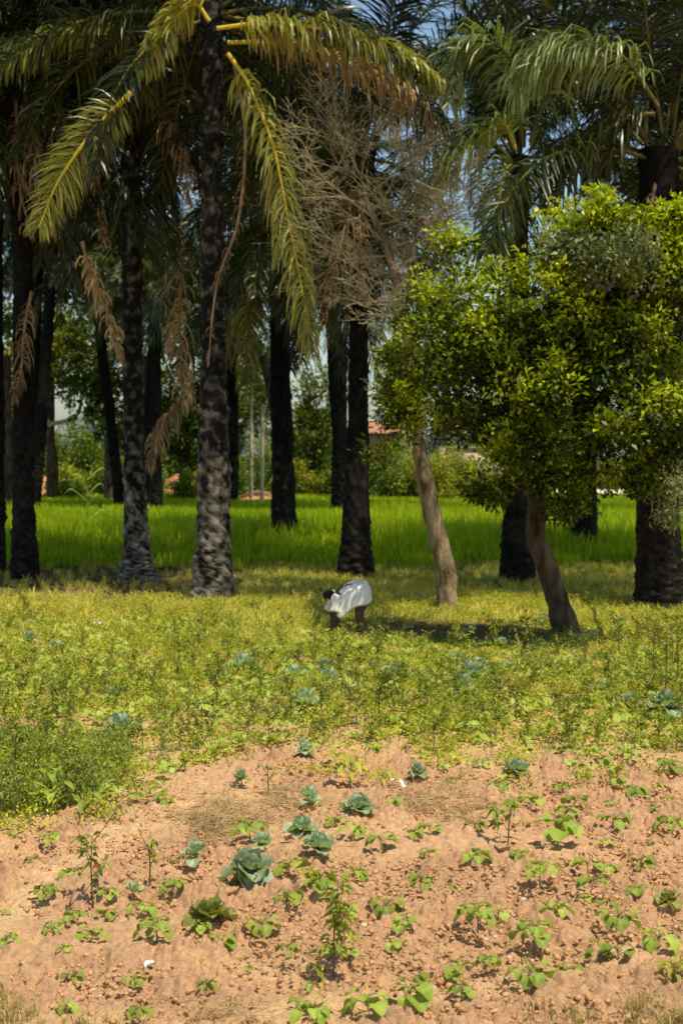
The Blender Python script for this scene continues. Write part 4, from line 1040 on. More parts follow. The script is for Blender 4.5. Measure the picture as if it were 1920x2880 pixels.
LM = [((263, 2543), 'the pepper plant with a red fruit'), ((935, 2740), 'the tall leafy stalk at bottom centre'), ((700, 2470), 'the biggest cabbage'), ((895, 2405), 'the blue green cabbage pair'),
      ((690, 2305), 'the left straw heap'), ((1250, 2270), 'the right straw heap'), ((1410, 2398), 'the curled brown leaf'), ((1115, 2210), 'the white plastic strip'), ((425, 2715), 'the pale blue litter scrap'),
      ((1720, 2840), 'the grassy bottom right corner'), ((120, 2850), 'the dry grass at bottom left'), ((1875, 2530), 'the brown tinged cabbage'), ((422, 2482), 'the thin wilting stalk'),
      ((588, 2590), 'the squat yellowing cabbage'), ((1428, 2360), 'the tall leafy seedling right of centre'), ((376, 2512), 'the small tight cabbage'), ((1010, 2290), 'the many headed cabbage'),
      ((1171, 2191), 'the lone upright cabbage'), ((0, 2500), 'the left edge'), ((1920, 2500), 'the right edge'), ((1380, 2630), 'the tallest right side seedling'), ((130, 2250), 'the pepper thicket'), ((545, 2426), 'the cabbage on a bare stem')]
_used = set()
def where(kind, u, v, w_, maxw=16):
    size = 'small' if w_ < 75 else ('large' if w_ > 135 else 'medium')
    near = sorted(LM, key=lambda l: math.hypot(l[0][0] - u, (l[0][1] - v) * 1.3))
    def dirn(l):
        du, dv = u - l[0][0], v - l[0][1]
        if l[1] in ('the left edge', 'the right edge'): return 'at' if abs(du) < 60 else 'near'
        a = math.degrees(math.atan2(-dv, du)) % 360
        return ['right of', 'behind and right of', 'directly behind', 'behind and left of', 'left of', 'in front and left of', 'directly in front of', 'in front and right of'][int((a + 22.5) // 45) % 8]
    cands = []
    for l in near[:3]: cands.append(f'{size} {kind} {dirn(l)} {l[1]}')
    cands.insert(1, f'{size} {kind} a little further {dirn(near[0])} {near[0][1]}')
    a, b = near[0], near[1]
    cands.insert(1, f'{size} {kind} between {a[1]} and {b[1]}')
    for a in near[:5]:
        for b in near[1:6]:
            if a is not b: cands.append(f'{size} {kind} {dirn(a)} {a[1]}, towards {b[1]}')
    for c in cands:
        if c not in _used and len(c.replace(',', '').split()) <= maxw:
            _used.add(c); return c
    return cands[0]

SA = [(65, 245, 50), (238, 290, 80), (145, 360, 55), (70, 405, 60), (205, 540, 115, 6), (345, 445, 110), (490, 545, 100), (485, 610, 90), (345, 630, 100), (250, 680, 85), (415, 720, 100), (35, 745, 100), (305, 765, 65),
      (650, 605, 115), (790, 525, 115, 4), (720, 735, 135, 4), (330, 895, 105, 0), (620, 910, 90, 3), (305, 1035, 85), (630, 1065, 100), (900, 825, 70, 7), (950, 950, 85), (923, 685, 80), (1010, 755, 110, 3), (1205, 690, 140, 3),
      (1320, 765, 95), (1135, 850, 60, 7), (1330, 560, 125, 6), (1480, 520, 150, 4), (1330, 425, 130), (1150, 270, 150), (1440, 1090, 160, 3), (1370, 1040, 90), (15, 590, 50), (5, 990, 40), (760, 110, 75), (610, 90, 85), (800, 380, 60), (1535, 200, 70),
      (1440, 930, 70), (1530, 790, 90)]
SB = [(60, 260, 110), (185, 310, 130, 3), (335, 265, 100), (405, 245, 100), (400, 330, 70), (75, 450, 110), (365, 480, 125, 4), (500, 460, 50), (610, 225, 90), (620, 370, 140), (485, 170, 55, 7), (720, 55, 100), (870, 105, 105), (1070, 95, 105),
      (1010, 40, 75), (1030, 160, 90), (990, 280, 185, 2), (1240, 95, 50), (1255, 200, 140), (1335, 70, 110), (1440, 135, 70), (1495, 80, 50), (1200, 290, 70, 0), (1435, 280, 65, 0), (1510, 215, 130), (820, 360, 90), (910, 445, 145, 6), (1020, 370, 65),
      (1130, 400, 110), (1230, 395, 80), (1150, 480, 110), (1113, 535, 70), (1215, 550, 90), (1370, 390, 120), (1370, 500, 110), (915, 545, 60), (990, 615, 135, 6), (1265, 660, 145, 3), (1450, 750, 145, 3), (205, 600, 150, 3), (300, 680, 115, 4), (20, 600, 75),
      (25, 800, 100, 4), (235, 745, 95, 0), (625, 670, 145, 4), (720, 605, 95, 0), (885, 765, 165, 4), (1170, 725, 65), (1180, 805, 110, 3), (1270, 805, 150, 3), (540, 885, 135, 3), (660, 870, 115, 4), (870, 920, 165, 3), (1040, 880, 150, 0), (360, 915, 100),
      (310, 1020, 190, 3), (550, 990, 110), (120, 1060, 170, 3), (1560, 640, 50), (645, -70, 75), (520, -104, 60), (1105, -14, 60), (1255, 2, 110), (1330, -95, 80), (1500, -44, 110), (1450, 20, 60), (480, 35, 85), (530, 8, 70), (245, 95, 85), (1190, -80, 90), (1050, -85, 50)]
GS = 'broad leaved seedlings on the bare soil'
for lst, off in ((SA, 0), (SB, 960)):
    for e in lst:
        u, v, w_ = off + e[0] * .6122, 2200 + e[1] * .6122, e[2]
        x, y = at(u, v); wid = w_ * .6122 * y / FPX
        k = e[3] if len(e) > 3 else (R.choice([0, 7]) if w_ < 70 else R.choice([0, 1, 2, 5, 6, 3]))
        use(R.choice(SEED[k]), (x, y, ghs(x, y)), R.random() * 6.28, wid / .19 * R.uniform(1.12, 1.34), where('seedling', u, v, w_), GS, R.uniform(-.12, .12))

# ------------------------------------------------------------------ cabbages
def cabbage_meshes(nl, size, seed, open_=.8, stem=.06):
    r = np.random.default_rng(seed); fo, st = MB(), MB()
    tube(st, cr([[0, 0, -.02], [.004, .003, stem * .5], [0, 0, stem + .03]], 6), [.014, .012, .010], 7, wob=.2)
    for i in range(nl):
        f = i / (nl - 1)                       # 0 outer .. 1 inner
        a = i * 2.39996 + r.normal(0, .2)
        L = size * (.62 - .25 * f) * (.85 + .3 * r.random()); W = L * (.85 + .25 * r.random())
        el0 = math.radians(22 + 52 * f + r.normal(0, 13)); bend = (1 - .8 * f) * open_ * (.35 + .9 * r.random())
        d = np.array([math.cos(a), math.sin(a), 0]); s = np.array([-math.sin(a), math.cos(a), 0])
        nu, nv = 7, 7; ph = r.random() * 6
        V = []; T = []
        p = np.array([0, 0, stem * (.6 + .6 * f)]); e = el0; C_ = [p]
        for j in range(1, nu):
            C_.append(C_[-1] + (d * math.cos(e) + np.array([0, 0, 1.]) * math.sin(e)) * L / (nu - 1)); e -= bend * .38
        for j in range(nu):
            t = j / (nu - 1)
            wd = W * (.12 + .88 * math.sin(PI * min(1, .08 + t * .80)) ** .9) * (1 if t < .9 else .82)
            en = el0 - bend * .38 * j; nn = -d * math.sin(en) + np.array([0, 0, 1.]) * math.cos(en)
            for k in range(nv):
                q = k / (nv - 1) * 2 - 1
                cup = (.34 * f + .16) * W * q * q
                ruf = .09 * W * abs(q) ** 2 * math.sin(5 * t * PI + ph + 3 * q) + .035 * W * t * t * math.sin(9 * q + ph)
                V.append(C_[j] + s * wd * .5 * q * (1 - .12 * f) + nn * (cup + ruf) + d * (-.05 * L * q * q * t))
                vein = math.exp(-(q / .13) ** 2) * (1 - t * .6)
                side = .18 * max(0, math.cos(9 * (t - abs(q) * .5) * PI)) ** 6
                T.append(min(1, .30 + .5 * vein + side + .28 * f + r.normal(0, .05) + .1 * (abs(q) > .9)))
        F = [[j * nv + k, j * nv + k + 1, (j + 1) * nv + k + 1, (j + 1) * nv + k] for j in range(nu - 1) for k in range(nv - 1)]
        fo.add(V, F, np.array(T))
    return fo, st

CAB = []
for k, (nl, op, st_) in enumerate(((15, .7, .09), (20, .9, .07), (11, .6, .14), (9, .5, .10))):
    fo, st = cabbage_meshes(nl, .42, 700 + k, op, st_)
    CAB.append(proto('cabbage', 'cabbage', [('leaves', fo.mesh('cabbage_leaves', M['cabbage'], smooth=True)), ('stem', st.mesh('cabbage_stem', M['stem']))]))
fo, st = cabbage_meshes(13, .42, 720, .9, .05)
CABY = proto('cabbage', 'cabbage', [('leaves', fo.mesh('old_cabbage_leaves', M['cabbage_old'], smooth=True)), ('stem', st.mesh('cabbage_stem', M['stem']))])
GC = 'cabbages in the plot'
CL = [(702, 2474, 160, 1, 'biggest cabbage, wide open leaves, left of centre on the bare soil'), (738, 2392, 80, 3, 'small cabbage just behind the biggest cabbage'), (897, 2408, 112, 0, 'front cabbage of the blue green pair in the middle of the soil'),
      (845, 2352, 96, 1, 'rear cabbage of the blue green pair, partly hidden by its neighbour'), (868, 2270, 82, 2, 'upright pale cabbage behind the blue green pair'), (1008, 2294, 108, 1, 'cabbage with many small rosettes, right of the upright pale one'),
      (1171, 2192, 70, 2, 'lone dark upright cabbage beside the right straw heap'), (545, 2428, 84, 2, 'cabbage on a bare leaning stem, left of the biggest cabbage'), (376, 2513, 62, 3, 'small tight blue cabbage left of the biggest cabbage'),
      (680, 2203, 62, 2, 'small cabbage on two stalks where the soil meets the weeds'), (857, 2128, 72, 2, 'pale green cabbage at the far edge of the bare soil'), (343, 2078, 88, 0, 'cabbage among the weeds above the pepper thicket'),
      (857, 2012, 86, 0, 'wide cabbage in the weeds straight above the pale green one'), (680, 1905, 88, 0, 'blue cabbage in the middle of the weeds, left half'), (312, 1972, 46, 3, 'small cabbage in the weeds on the left'),
      (1116, 1912, 66, 1, 'dark cabbage in the weeds below the bending person'), (1278, 1880, 56, 3, 'pale cabbage in the weeds below the leaning tree shadow'), (1320, 1925, 84, 0, 'large cabbage in the weeds, right of centre'),
      (1297, 1970, 74, 2, 'cabbage touching the large one from the front, right of centre'), (1352, 1886, 52, 3, 'cabbage behind the large one, right of centre'), (1422, 1900, 56, 0, 'silvery cabbage in the weeds below the dark tree trunk'),
      (1690, 1952, 46, 3, 'cabbage among weeds on the right, below the stone'), (1768, 1988, 52, 1, 'dark blue cabbage in the weeds at the right'), (1872, 2012, 92, 0, 'cabbage cluster close to the right edge among weeds'),
      (985, 1968, 46, 3, 'dark leafed cabbage alone in the weeds at centre'), (1410, 1830, 42, 3, 'dark blue cabbage in the tree shadow'), (1530, 1757, 42, 3, 'cabbage beside the base of the leaning dark trunk'),
      (1745, 1764, 40, 3, 'dark cabbage behind the stone on the right'), (1450, 2184, 86, 0, 'cabbage at the far edge of the soil on the right'), (912, 1898, 56, 3, 'cabbage in the weeds below the person, centre left'),
      (828, 1918, 60, 0, 'pale cabbage in the weeds at centre left'), (930, 1942, 62, 2, 'cabbage in the weeds left of the dark leafed one'), (82, 1808, 44, 3, 'far small cabbage near the left edge'), (160, 1838, 50, 3, 'far cabbage in the weeds near the left edge')]
for (u, v, w_, k, lb) in CL:
    x, y = at(u, v); wid = w_ * y / FPX * (1.25 if v < 2110 else .95)
    use(CAB[k], (x, y, ghs(x, y)), R.random() * 6.28, wid / .46, lb, GC, R.uniform(-.1, .1))
for (u, v, w_, lb) in ((588, 2592, 150, 'squat yellowing cabbage with drooping leaves in front of the biggest one'), (1875, 2532, 85, 'brown tinged cabbage with upright leaves near the right edge')):
    x, y = at(u, v); use(CABY, (x, y, ghs(x, y)), R.random() * 6.28, w_ * y / FPX / .46, lb, GC)

# ------------------------------------------------------------------ pepper plants
def pepper_meshes(h, n_br, n_lf, Lf, seed, spread=.5, low=.25):
    r = np.random.default_rng(seed); fo, st = MB(), MB()
    main = cr([[0, 0, -.02], [r.normal(0, .02) * h, r.normal(0, .02) * h, h * .45], [r.normal(0, .05) * h, r.normal(0, .05) * h, h * .8]], 9)
    tube(st, main, [.0075, .005, .003], 5)
    tips = [(main, low, 1.0)]
    for b in range(n_br):
        i = r.integers(2, 8); a = b * 2.4 + r.normal(0, .4); p = main[i]; L = h * (.25 + .35 * r.random())
        d = np.array([math.cos(a) * spread * 1.6, math.sin(a) * spread * 1.6, .8])
        d = d / np.linalg.norm(d)
        Q = cr([p, p + d * L * .55, p + d * L + np.array([0, 0, .03 * h])], 7)
        tube(st, Q, [.004, .002], 4); tips.append((Q, .2, .8))
    P, D = [], []
    for t in range(n_lf):
        Q, lo, w_ = tips[r.integers(len(tips))]
        f = (lo + (1 - lo) * r.random() ** .8) * (len(Q) - 1); i = min(int(f), len(Q) - 2)
        p = Q[i] + (Q[i + 1] - Q[i]) * (f - i); a = r.random() * 6.28
        P.append(p + .012 * r.normal(size=3)); D.append([math.cos(a), math.sin(a), -.55 + .8 * r.random()])
    leaves(fo, P, D, Lf * (.6 + .7 * r.random(n_lf)), Lf * .40 * (.8 + .4 * r.random(n_lf)), np.clip(.2 + .6 * r.random(n_lf), 0, 1), fold=.2, curl=.35, seg=2)
    return fo, st

PEP = []
for k, (h, nb, nl, L, sp) in enumerate(((.55, 7, 150, .065, .6), (.6, 9, 190, .06, .7), (.5, 6, 110, .07, .5), (.62, 6, 130, .07, .45))):
    fo, st = pepper_meshes(h, nb, nl, L, 800 + k, sp)
    PEP.append(proto('pepper_plant', 'pepper plant', [('foliage', fo.mesh('pepper_leaves', M['pepper'])), ('stem', st.mesh('pepper_stem', M['stem_brown']))]))
THK = []
for k in range(3):
    fo, st = pepper_meshes(.6, 10, 330, .042, 830 + k, .6, .15)
    THK.append(proto('pepper_plant', 'pepper plant', [('foliage', fo.mesh('thicket_leaves', M['pepper'])), ('stem', st.mesh('pepper_stem', M['stem_brown']))]))
fo, st = pepper_meshes(.65, 8, 130, .06, 820, .55)
PEPY = proto('pepper_plant', 'pepper plant', [('foliage', fo.mesh('yellow_pepper_leaves', M['pepper_yellow'])), ('stem', st.mesh('pepper_stem', M['stem_brown']))])
def put(pr, u, v, hpx, h0, label, group, tilt=.08):
    x, y = at(u, v); return use(pr, (x, y, ghs(x, y)), R.random() * 6.28, hpx * y / FPX / h0 * (1.25 if group == GP else 1.1), label, group, R.uniform(-tilt, tilt))
GP = 'pepper plants among the weeds'
GT = 'pepper plants of the thicket on the left edge'
for i, (u, v, hp) in enumerate([(-60, 2320, 240), (10, 2310, 250), (70, 2285, 240), (125, 2270, 220), (180, 2275, 200), (225, 2262, 170), (-20, 2230, 220), (45, 2205, 200), (110, 2190, 190), (170, 2180, 170), (235, 2190, 150), (285, 2170, 130), (-70, 2150, 190), (20, 2140, 150), (265, 2240, 110), (330, 2165, 110)]):
    put(THK[(i * 2) % 3] if i % 6 else PEPY, u, v, hp * (.42 + .62 * ((i * 37) % 10) / 10), .62, 'leafy pepper plant in the dense dark thicket at the left edge', GT)
GP = 'pepper plants among the weeds'
mid = [(610, 2000, 110), (560, 1955, 70), (730, 1960, 95), (820, 2030, 80), (1070, 2060, 170), (1040, 2090, 80), (1180, 1990, 90), (1400, 2030, 120), (1385, 1850, 110), (1480, 1880, 120), (1480, 1800, 60), (1600, 2090, 110), (1680, 2120, 80), (1740, 1860, 110), (1560, 2030, 90), (1240, 1900, 70), (450, 2010, 75), (480, 2075, 85), (260, 1930, 80), (190, 1980, 70),
       (120, 1960, 60), (60, 2000, 90), (700, 2080, 70), (590, 2100, 80), (560, 2130, 70), (330, 2000, 85), (900, 1990, 75), (960, 2040, 60), (1130, 2010, 65), (1250, 2060, 90), (1310, 2080, 80), (1650, 1990, 85), (1720, 2040, 95), (1800, 2080, 90), (1560, 1930, 70), (1640, 1880, 80), (1500, 1950, 85), (380, 1880, 60), (480, 1850, 60), (760, 1880, 60), (640, 1850, 55),
       (1180, 1860, 65), (1060, 1840, 60), (1280, 1840, 70), (20, 1900, 60), (100, 1870, 55), (440, 1930, 65), (530, 2040, 75), (670, 2030, 80), (1010, 1900, 60), (880, 1850, 55), (1560, 1850, 60), (400, 2110, 90), (460, 2140, 80), (350, 2200, 60), (520, 2170, 55), (1180, 2090, 60), (1480, 2090, 70), (1380, 2110, 60), (1900, 2120, 70), (1830, 1930, 80)]
rq = random.Random(77)
for _ in range(520):
    u, v = rq.uniform(-60, 1980), 1745 + 390 * rq.random()
    x, y = at(u, v)
    if soilness(x, y) > .1 or min(math.hypot(u - q[0], 2 * (v - q[1])) for q in mid) < 40: continue
    if 1020 < u < 1640 and 1725 < v < 1850: continue
    if abs(u - 985) < 95 and 1735 < v < 1850: continue
    if fbm(np.array(x / 1.1), np.array(y / 1.5), 71) < .40: continue
    mid.append((u, v, rq.uniform(45, 85) * (v - 1275) / 700 + 10))
for i, (u, v, hp) in enumerate(mid):
    lb = 'bushy green pepper plant standing among the low weeds of the plot'
    if (u, v) == (1070, 2060): lb = 'tallest dark pepper plant in the weeds, below the person'
    put(PEP[(i * 7 + i // 3) % 4], u, v, hp * 1.1, .62, lb, GP)
GY = 'yellowing pepper plants at the right edge'
for i, (u, v, hp) in enumerate([(1870, 1960, 190), (1905, 1930, 200), (1835, 1900, 150), (1890, 1870, 150), (1780, 1890, 90), (1840, 1840, 100), (1905, 2010, 170), (1955, 1960, 190)]):
    put(PEPY, u, v, hp, .65, 'tall yellowing pepper plant by the right edge of the weeds', GY)

def special_pepper(label, u, v, hpx, nb, nl, Lf, seed, spread, mat='pepper', fruit=False, low=.3, name='pepper_plant', cat='pepper plant'):
    x, y = at(u, v); h = hpx * y / FPX
    fo, st = pepper_meshes(h / .85, nb, nl, Lf, seed, spread, low)
    root = thing(name, label, cat, (x, y, ghs(x, y)))
    link('foliage', fo.mesh('pepper_leaves', M[mat]), root); link('stem', st.mesh('pepper_stem', M['stem_brown']), root)
    return root, h
M['fruit_red'] = surf_mat('red_pepper', (.55, .06, .02), (.68, .12, .03), 8, .3, 0, spec=.5)
M['fruit_green'] = surf_mat('green_pepper', (.06, .11, .01), (.11, .17, .02), 8, .3, 0, spec=.5)
rt_, h_ = special_pepper('tall thin pepper plant carrying one red fruit, left of centre', 263, 2545, 212, 4, 64, .075, 901, .4, low=.55)
for nm, m_, px, z0, L_ in (('red_fruit', 'fruit_red', .02, .66, .06), ('green_fruit', 'fruit_green', .05, .60, .085)):
    mb = MB(); tube(mb, cr([[px, -.03, h_ * z0], [px + .006, -.034, h_ * z0 - L_ * .5], [px + .018, -.035, h_ * z0 - L_]], 9), [.006, .012, .011, .003], 8)
    link(nm, mb.mesh(nm, M[m_], smooth=True), rt_)
special_pepper('tall leafy pepper stalk standing in its own shadow at bottom centre', 938, 2738, 250, 6, 120, .085, 902, .35, low=.35)
special_pepper('short ragged pepper plant left of the tall stalk at bottom centre', 900, 2745, 95, 4, 34, .06, 905, .6)
special_pepper('thin wilting pepper stalk behind the small tight cabbage', 422, 2484, 125, 3, 34, .055, 903, .3, low=.4)
special_pepper('thin bare stemmed pepper plant near the far straw heap', 756, 2232, 98, 2, 16, .055, 904, .3, low=.4)
special_pepper('tall leafy seedling with long pointed leaves, right of centre', 1428, 2362, 115, 5, 26, .13, 906, .6, mat='seedling', low=.5)

def long_leaf_plant(label, u, v, n, L, W, hpx, seed, mat, cat='plant', name='leafy_plant', droop=.6):
    x, y = at(u, v); h = hpx * y / FPX; r = np.random.default_rng(seed)
    root = thing(name, label, cat, (x, y, ghs(x, y))); fo, st = MB(), MB()
    tube(st, cr([[0, 0, -.02], [.01, 0, h * .5], [.0, .01, h * .8]], 7), [.010, .005], 6)
    for i in range(n):
        a = i * 2.4; f = .3 + .7 * i / n; d = np.array([math.cos(a), math.sin(a), 0.]); p = np.array([0, 0, h * .78 * f])
        q = p + d * L * .25 + np.array([0, 0, L * .2])
        tube(st, cr([p, q], 3), .003, 4)
        Q = cr([q, q + d * L * .45 + np.array([0, 0, .18 * L]), q + d * L * .95 + np.array([0, 0, -droop * L * .35 * (.4 + r.random())])], 8)
        s = np.array([-d[1], d[0], 0]); wv = np.sin(PI * np.linspace(.06, .97, 8)) ** .8 * W * .5
        V = np.concatenate([np.stack([Q[j] - s * wv[j] + [0, 0, wv[j] * .35], Q[j], Q[j] + s * wv[j] + [0, 0, wv[j] * .35]]) for j in range(8)])
        F = [[3 * j + k, 3 * j + k + 1, 3 * j + k + 4, 3 * j + k + 3] for j in range(7) for k in range(2)]
        fo.add(V, F, np.clip(np.tile([.45, .75, .45], 8) + r.normal(0, .15), 0, 1))
    link('foliage', fo.mesh('long_leaves', M[mat], smooth=True), root); link('stem', st.mesh('leafy_stem', M['stem']), root)
long_leaf_plant('bright yellow green plant with long pointed leaves at the plot edge', 985, 2205, 16, .19, .055, 95, 61, 'lime')
long_leaf_plant('yellow green plant with narrow leaves beside the white plastic strip', 1075, 2215, 12, .15, .04, 60, 62, 'lime')
long_leaf_plant('yellowish leafy weed behind the bright yellow green plant', 945, 2150, 10, .14, .045, 45, 63, 'lime')
long_leaf_plant('plant with big pale paddle leaves in front of the pepper thicket', 150, 2285, 7, .20, .085, 110, 64, 'seedling', droop=.2)
long_leaf_plant('broad leaved plant at the right foot of the pepper thicket', 235, 2292, 6, .18, .07, 60, 65, 'seedling')
long_leaf_plant('yellow leaved weed in the bottom right corner', 1893, 2755, 14, .10, .03, 80, 66, 'lime')

# ------------------------------------------------------------------ straw heaps, litter, stones
def straw_heap(label, u, v, wpx, dpx, n, seed):
    r = np.random.default_rng(seed); x0, y0 = at(u, v); W_ = wpx * y0 / FPX / 2
    D_ = (at(u, v - dpx / 2)[1] - at(u, v + dpx / 2)[1]) / 2
    n = int(n * .42); a = r.random(n) * 6.28; q = r.random(n) ** .6 * (.55 + .8 * vnoise(np.cos(a) * 1.5 + seed, np.sin(a) * 1.5, seed))
    X = x0 + W_ * q * np.cos(a) + .35 * W_ * q * np.sin(a); Y = y0 + D_ * q * np.sin(a); hh = .10 * (1 - q ** 1.5)
    cl = r.normal(0, 1, (7, 2)) * np.array([W_ * .55, D_ * .55]); ci = r.integers(0, 7, n)
    X = x0 + cl[ci, 0] + r.normal(0, W_ * .22, n); Y = y0 + cl[ci, 1] + r.normal(0, D_ * .25, n); hh = .09 * r.random(7)[ci] + .02
    P = np.stack([X, Y, gh(X, Y) + .015 + hh * r.random(n)], 1) - np.array([x0, y0, 0])
    mb = MB()
    for s_ in range(3):
        sl = slice(s_, None, 3); m_ = len(P[sl])
        leaves(mb, P[sl], r.normal(size=(m_, 3)) * np.array([1, .7, .22]), .12 + .16 * r.random(m_), .0055, r.random(m_), curl=.12, fold=.3)
    o = link('straw_heap', mb.mesh('straw_heap', M['straw']), None, (x0, y0, 0))
    tag(o, label, 'straw heap')
straw_heap('heap of dry straw behind the biggest cabbage', 650, 2312, 230, 95, 2600, 91)
straw_heap('smaller wisp of dry straw behind the upright pale cabbage', 790, 2235, 130, 60, 700, 94)
straw_heap('heap of dry straw right of the white plastic strip', 1250, 2275, 220, 85, 2000, 92)
straw_heap('thin dry straw tuft at bottom centre near the tall stalk', 640, 2850, 160, 40, 260, 93)

def stone(label, u, v, wpx, seed, mat='stone', flat=.5, name='stone'):
    x, y = at(u, v); s = wpx * y / FPX / 2; V, F, T = ico(.5, seed, flat)
    bm_ = MB().add(V * s, F, T); o = link(name, bm_.mesh(name, M[mat], smooth=False), None, (x, y, ghs(x, y) + s * .15))
    mod = o.modifiers.new('round', 'SUBSURF'); mod.levels = 1; mod.render_levels = 2
    tag(o, label, 'stone')
stone('long tan stone lying right of the leaning dark trunk base', 1648, 1798, 100, 5, 'stone', .35)
stone('small orange tinted stone right of the long tan stone', 1790, 1806, 45, 8, 'red_earth', .6)
for i, (u, v, w_) in enumerate([(1470, 2518, 26), (262, 2768, 22), (1024, 2596, 26), (1402, 2455, 18), (1364, 2635, 18), (1392, 2628, 20), (1430, 2688, 26), (1725, 2768, 26), (1640, 2772, 22), (36, 2745, 18), (372, 2582, 24), (520, 2302, 16), (1272, 2632, 14), (1050, 2708, 8), (280, 2785, 20), (1560, 2760, 30), (850, 2530, 14), (1630, 2280, 14), (1530, 2300, 12), (590, 2350, 12), (1125, 2850, 16)]):
    stone(where('pale stone', u, v, w_ * 4.5), u, v, w_, 40 + i)

def litter():
    M['plastic_white'] = surf_mat('white_plastic', (.70, .72, .78), (.82, .84, .88), 4, .35, 0, spec=.5)
    M['plastic_blue'] = surf_mat('pale_blue_plastic', (.42, .60, .64), (.66, .78, .78), 6, .35, 0, spec=.5)
    M['dry_curl'] = surf_mat('curled_leaf', (.34, .22, .12), (.55, .40, .26), 20, .8, 0)
    def sheet(name, label, cat, u, v, L, W, yaw, mat, curl, seed, lift=.03):
        r = np.random.default_rng(seed); x, y = at(u, v); n, m = 9, 5; V = []
        for i in range(n):
            t = i / (n - 1) - .5
            for j in range(m):
                q = j / (m - 1) - .5
                z = lift + curl * W * (2 * q) ** 2 * .5 + .06 * L * math.sin(t * 7 + seed) + .02 * L * r.normal()
                a_, b_ = t * L, q * W * (1 - (1.4 * t) ** 2 * (1 if curl > .3 else 0.2))
                V.append((a_ * math.cos(yaw) - b_ * math.sin(yaw), a_ * math.sin(yaw) + b_ * math.cos(yaw), z))
        F = [[i * m + j, i * m + j + 1, (i + 1) * m + j + 1, (i + 1) * m + j] for i in range(n - 1) for j in range(m - 1)]
        o = link(name, MB().add(V, F).mesh(name, M[mat], smooth=True), None, (x, y, ghs(x, y))); tag(o, label, cat)
    sheet('plastic_strip', 'thin white plastic strip lying right of the many headed cabbage', 'litter', 1118, 2208, .30, .035, -1.2, 'plastic_white', .1, 1, .05)
    sheet('plastic_scrap', 'small pale blue plastic scrap on the soil at lower left', 'litter', 423, 2716, .07, .06, .8, 'plastic_blue', .6, 2)
    sheet('plastic_bag', 'torn white plastic bag in the bottom right corner', 'litter', 1895, 2832, .14, .06, .25, 'plastic_white', .4, 3)
    sheet('plastic_scrap', 'small white scrap in the far weeds on the left', 'litter', 276, 1782, .12, .10, .5, 'plastic_white', .4, 4, .16)
    sheet('curled_leaf', 'large curled brown leaf on the soil right of centre', 'fallen leaf', 1412, 2400, .13, .08, -.5, 'dry_curl', .9, 5)
    sheet('dry_cabbage_leaf', 'dry tan leaf beside the squat yellowing cabbage', 'fallen leaf', 645, 2520, .12, .07, .4, 'dry_curl', .9, 6)
    sheet('dry_cabbage_leaf', 'dry pinkish leaf at the foot of the blue green pair', 'fallen leaf', 808, 2368, .09, .06, .7, 'dry_curl', .8, 7)
litter()

# ------------------------------------------------------------------ the person bending over the field
def skin_mesh(name, verts, edges, radii, mats, sub=2, root=0):
    me = bpy.data.meshes.new(name); me.from_pydata([tuple(v) for v in verts], edges, [])
    o = bpy.data.objects.new(name, me); C.objects.link(o)
    m1 = o.modifiers.new('skin', 'SKIN'); m1.use_smooth_shade = True
    sv = me.skin_vertices[0].data
    for i, r_ in enumerate(radii): sv[i].radius = (r_, r_) if np.isscalar(r_) else r_; sv[i].use_root = (i == root)
    m2 = o.modifiers.new('sub', 'SUBSURF'); m2.levels = sub; m2.render_levels = sub
    dg = bpy.context.evaluated_depsgraph_get()
    ev = bpy.data.meshes.new_from_object(o.evaluated_get(dg), depsgraph=dg)
    bpy.data.objects.remove(o); bpy.data.meshes.remove(me)
    ev.name = name; ev.materials.clear()
    for m in mats: ev.materials.append(m)
    for p in ev.polygons: p.use_smooth = True
    return ev

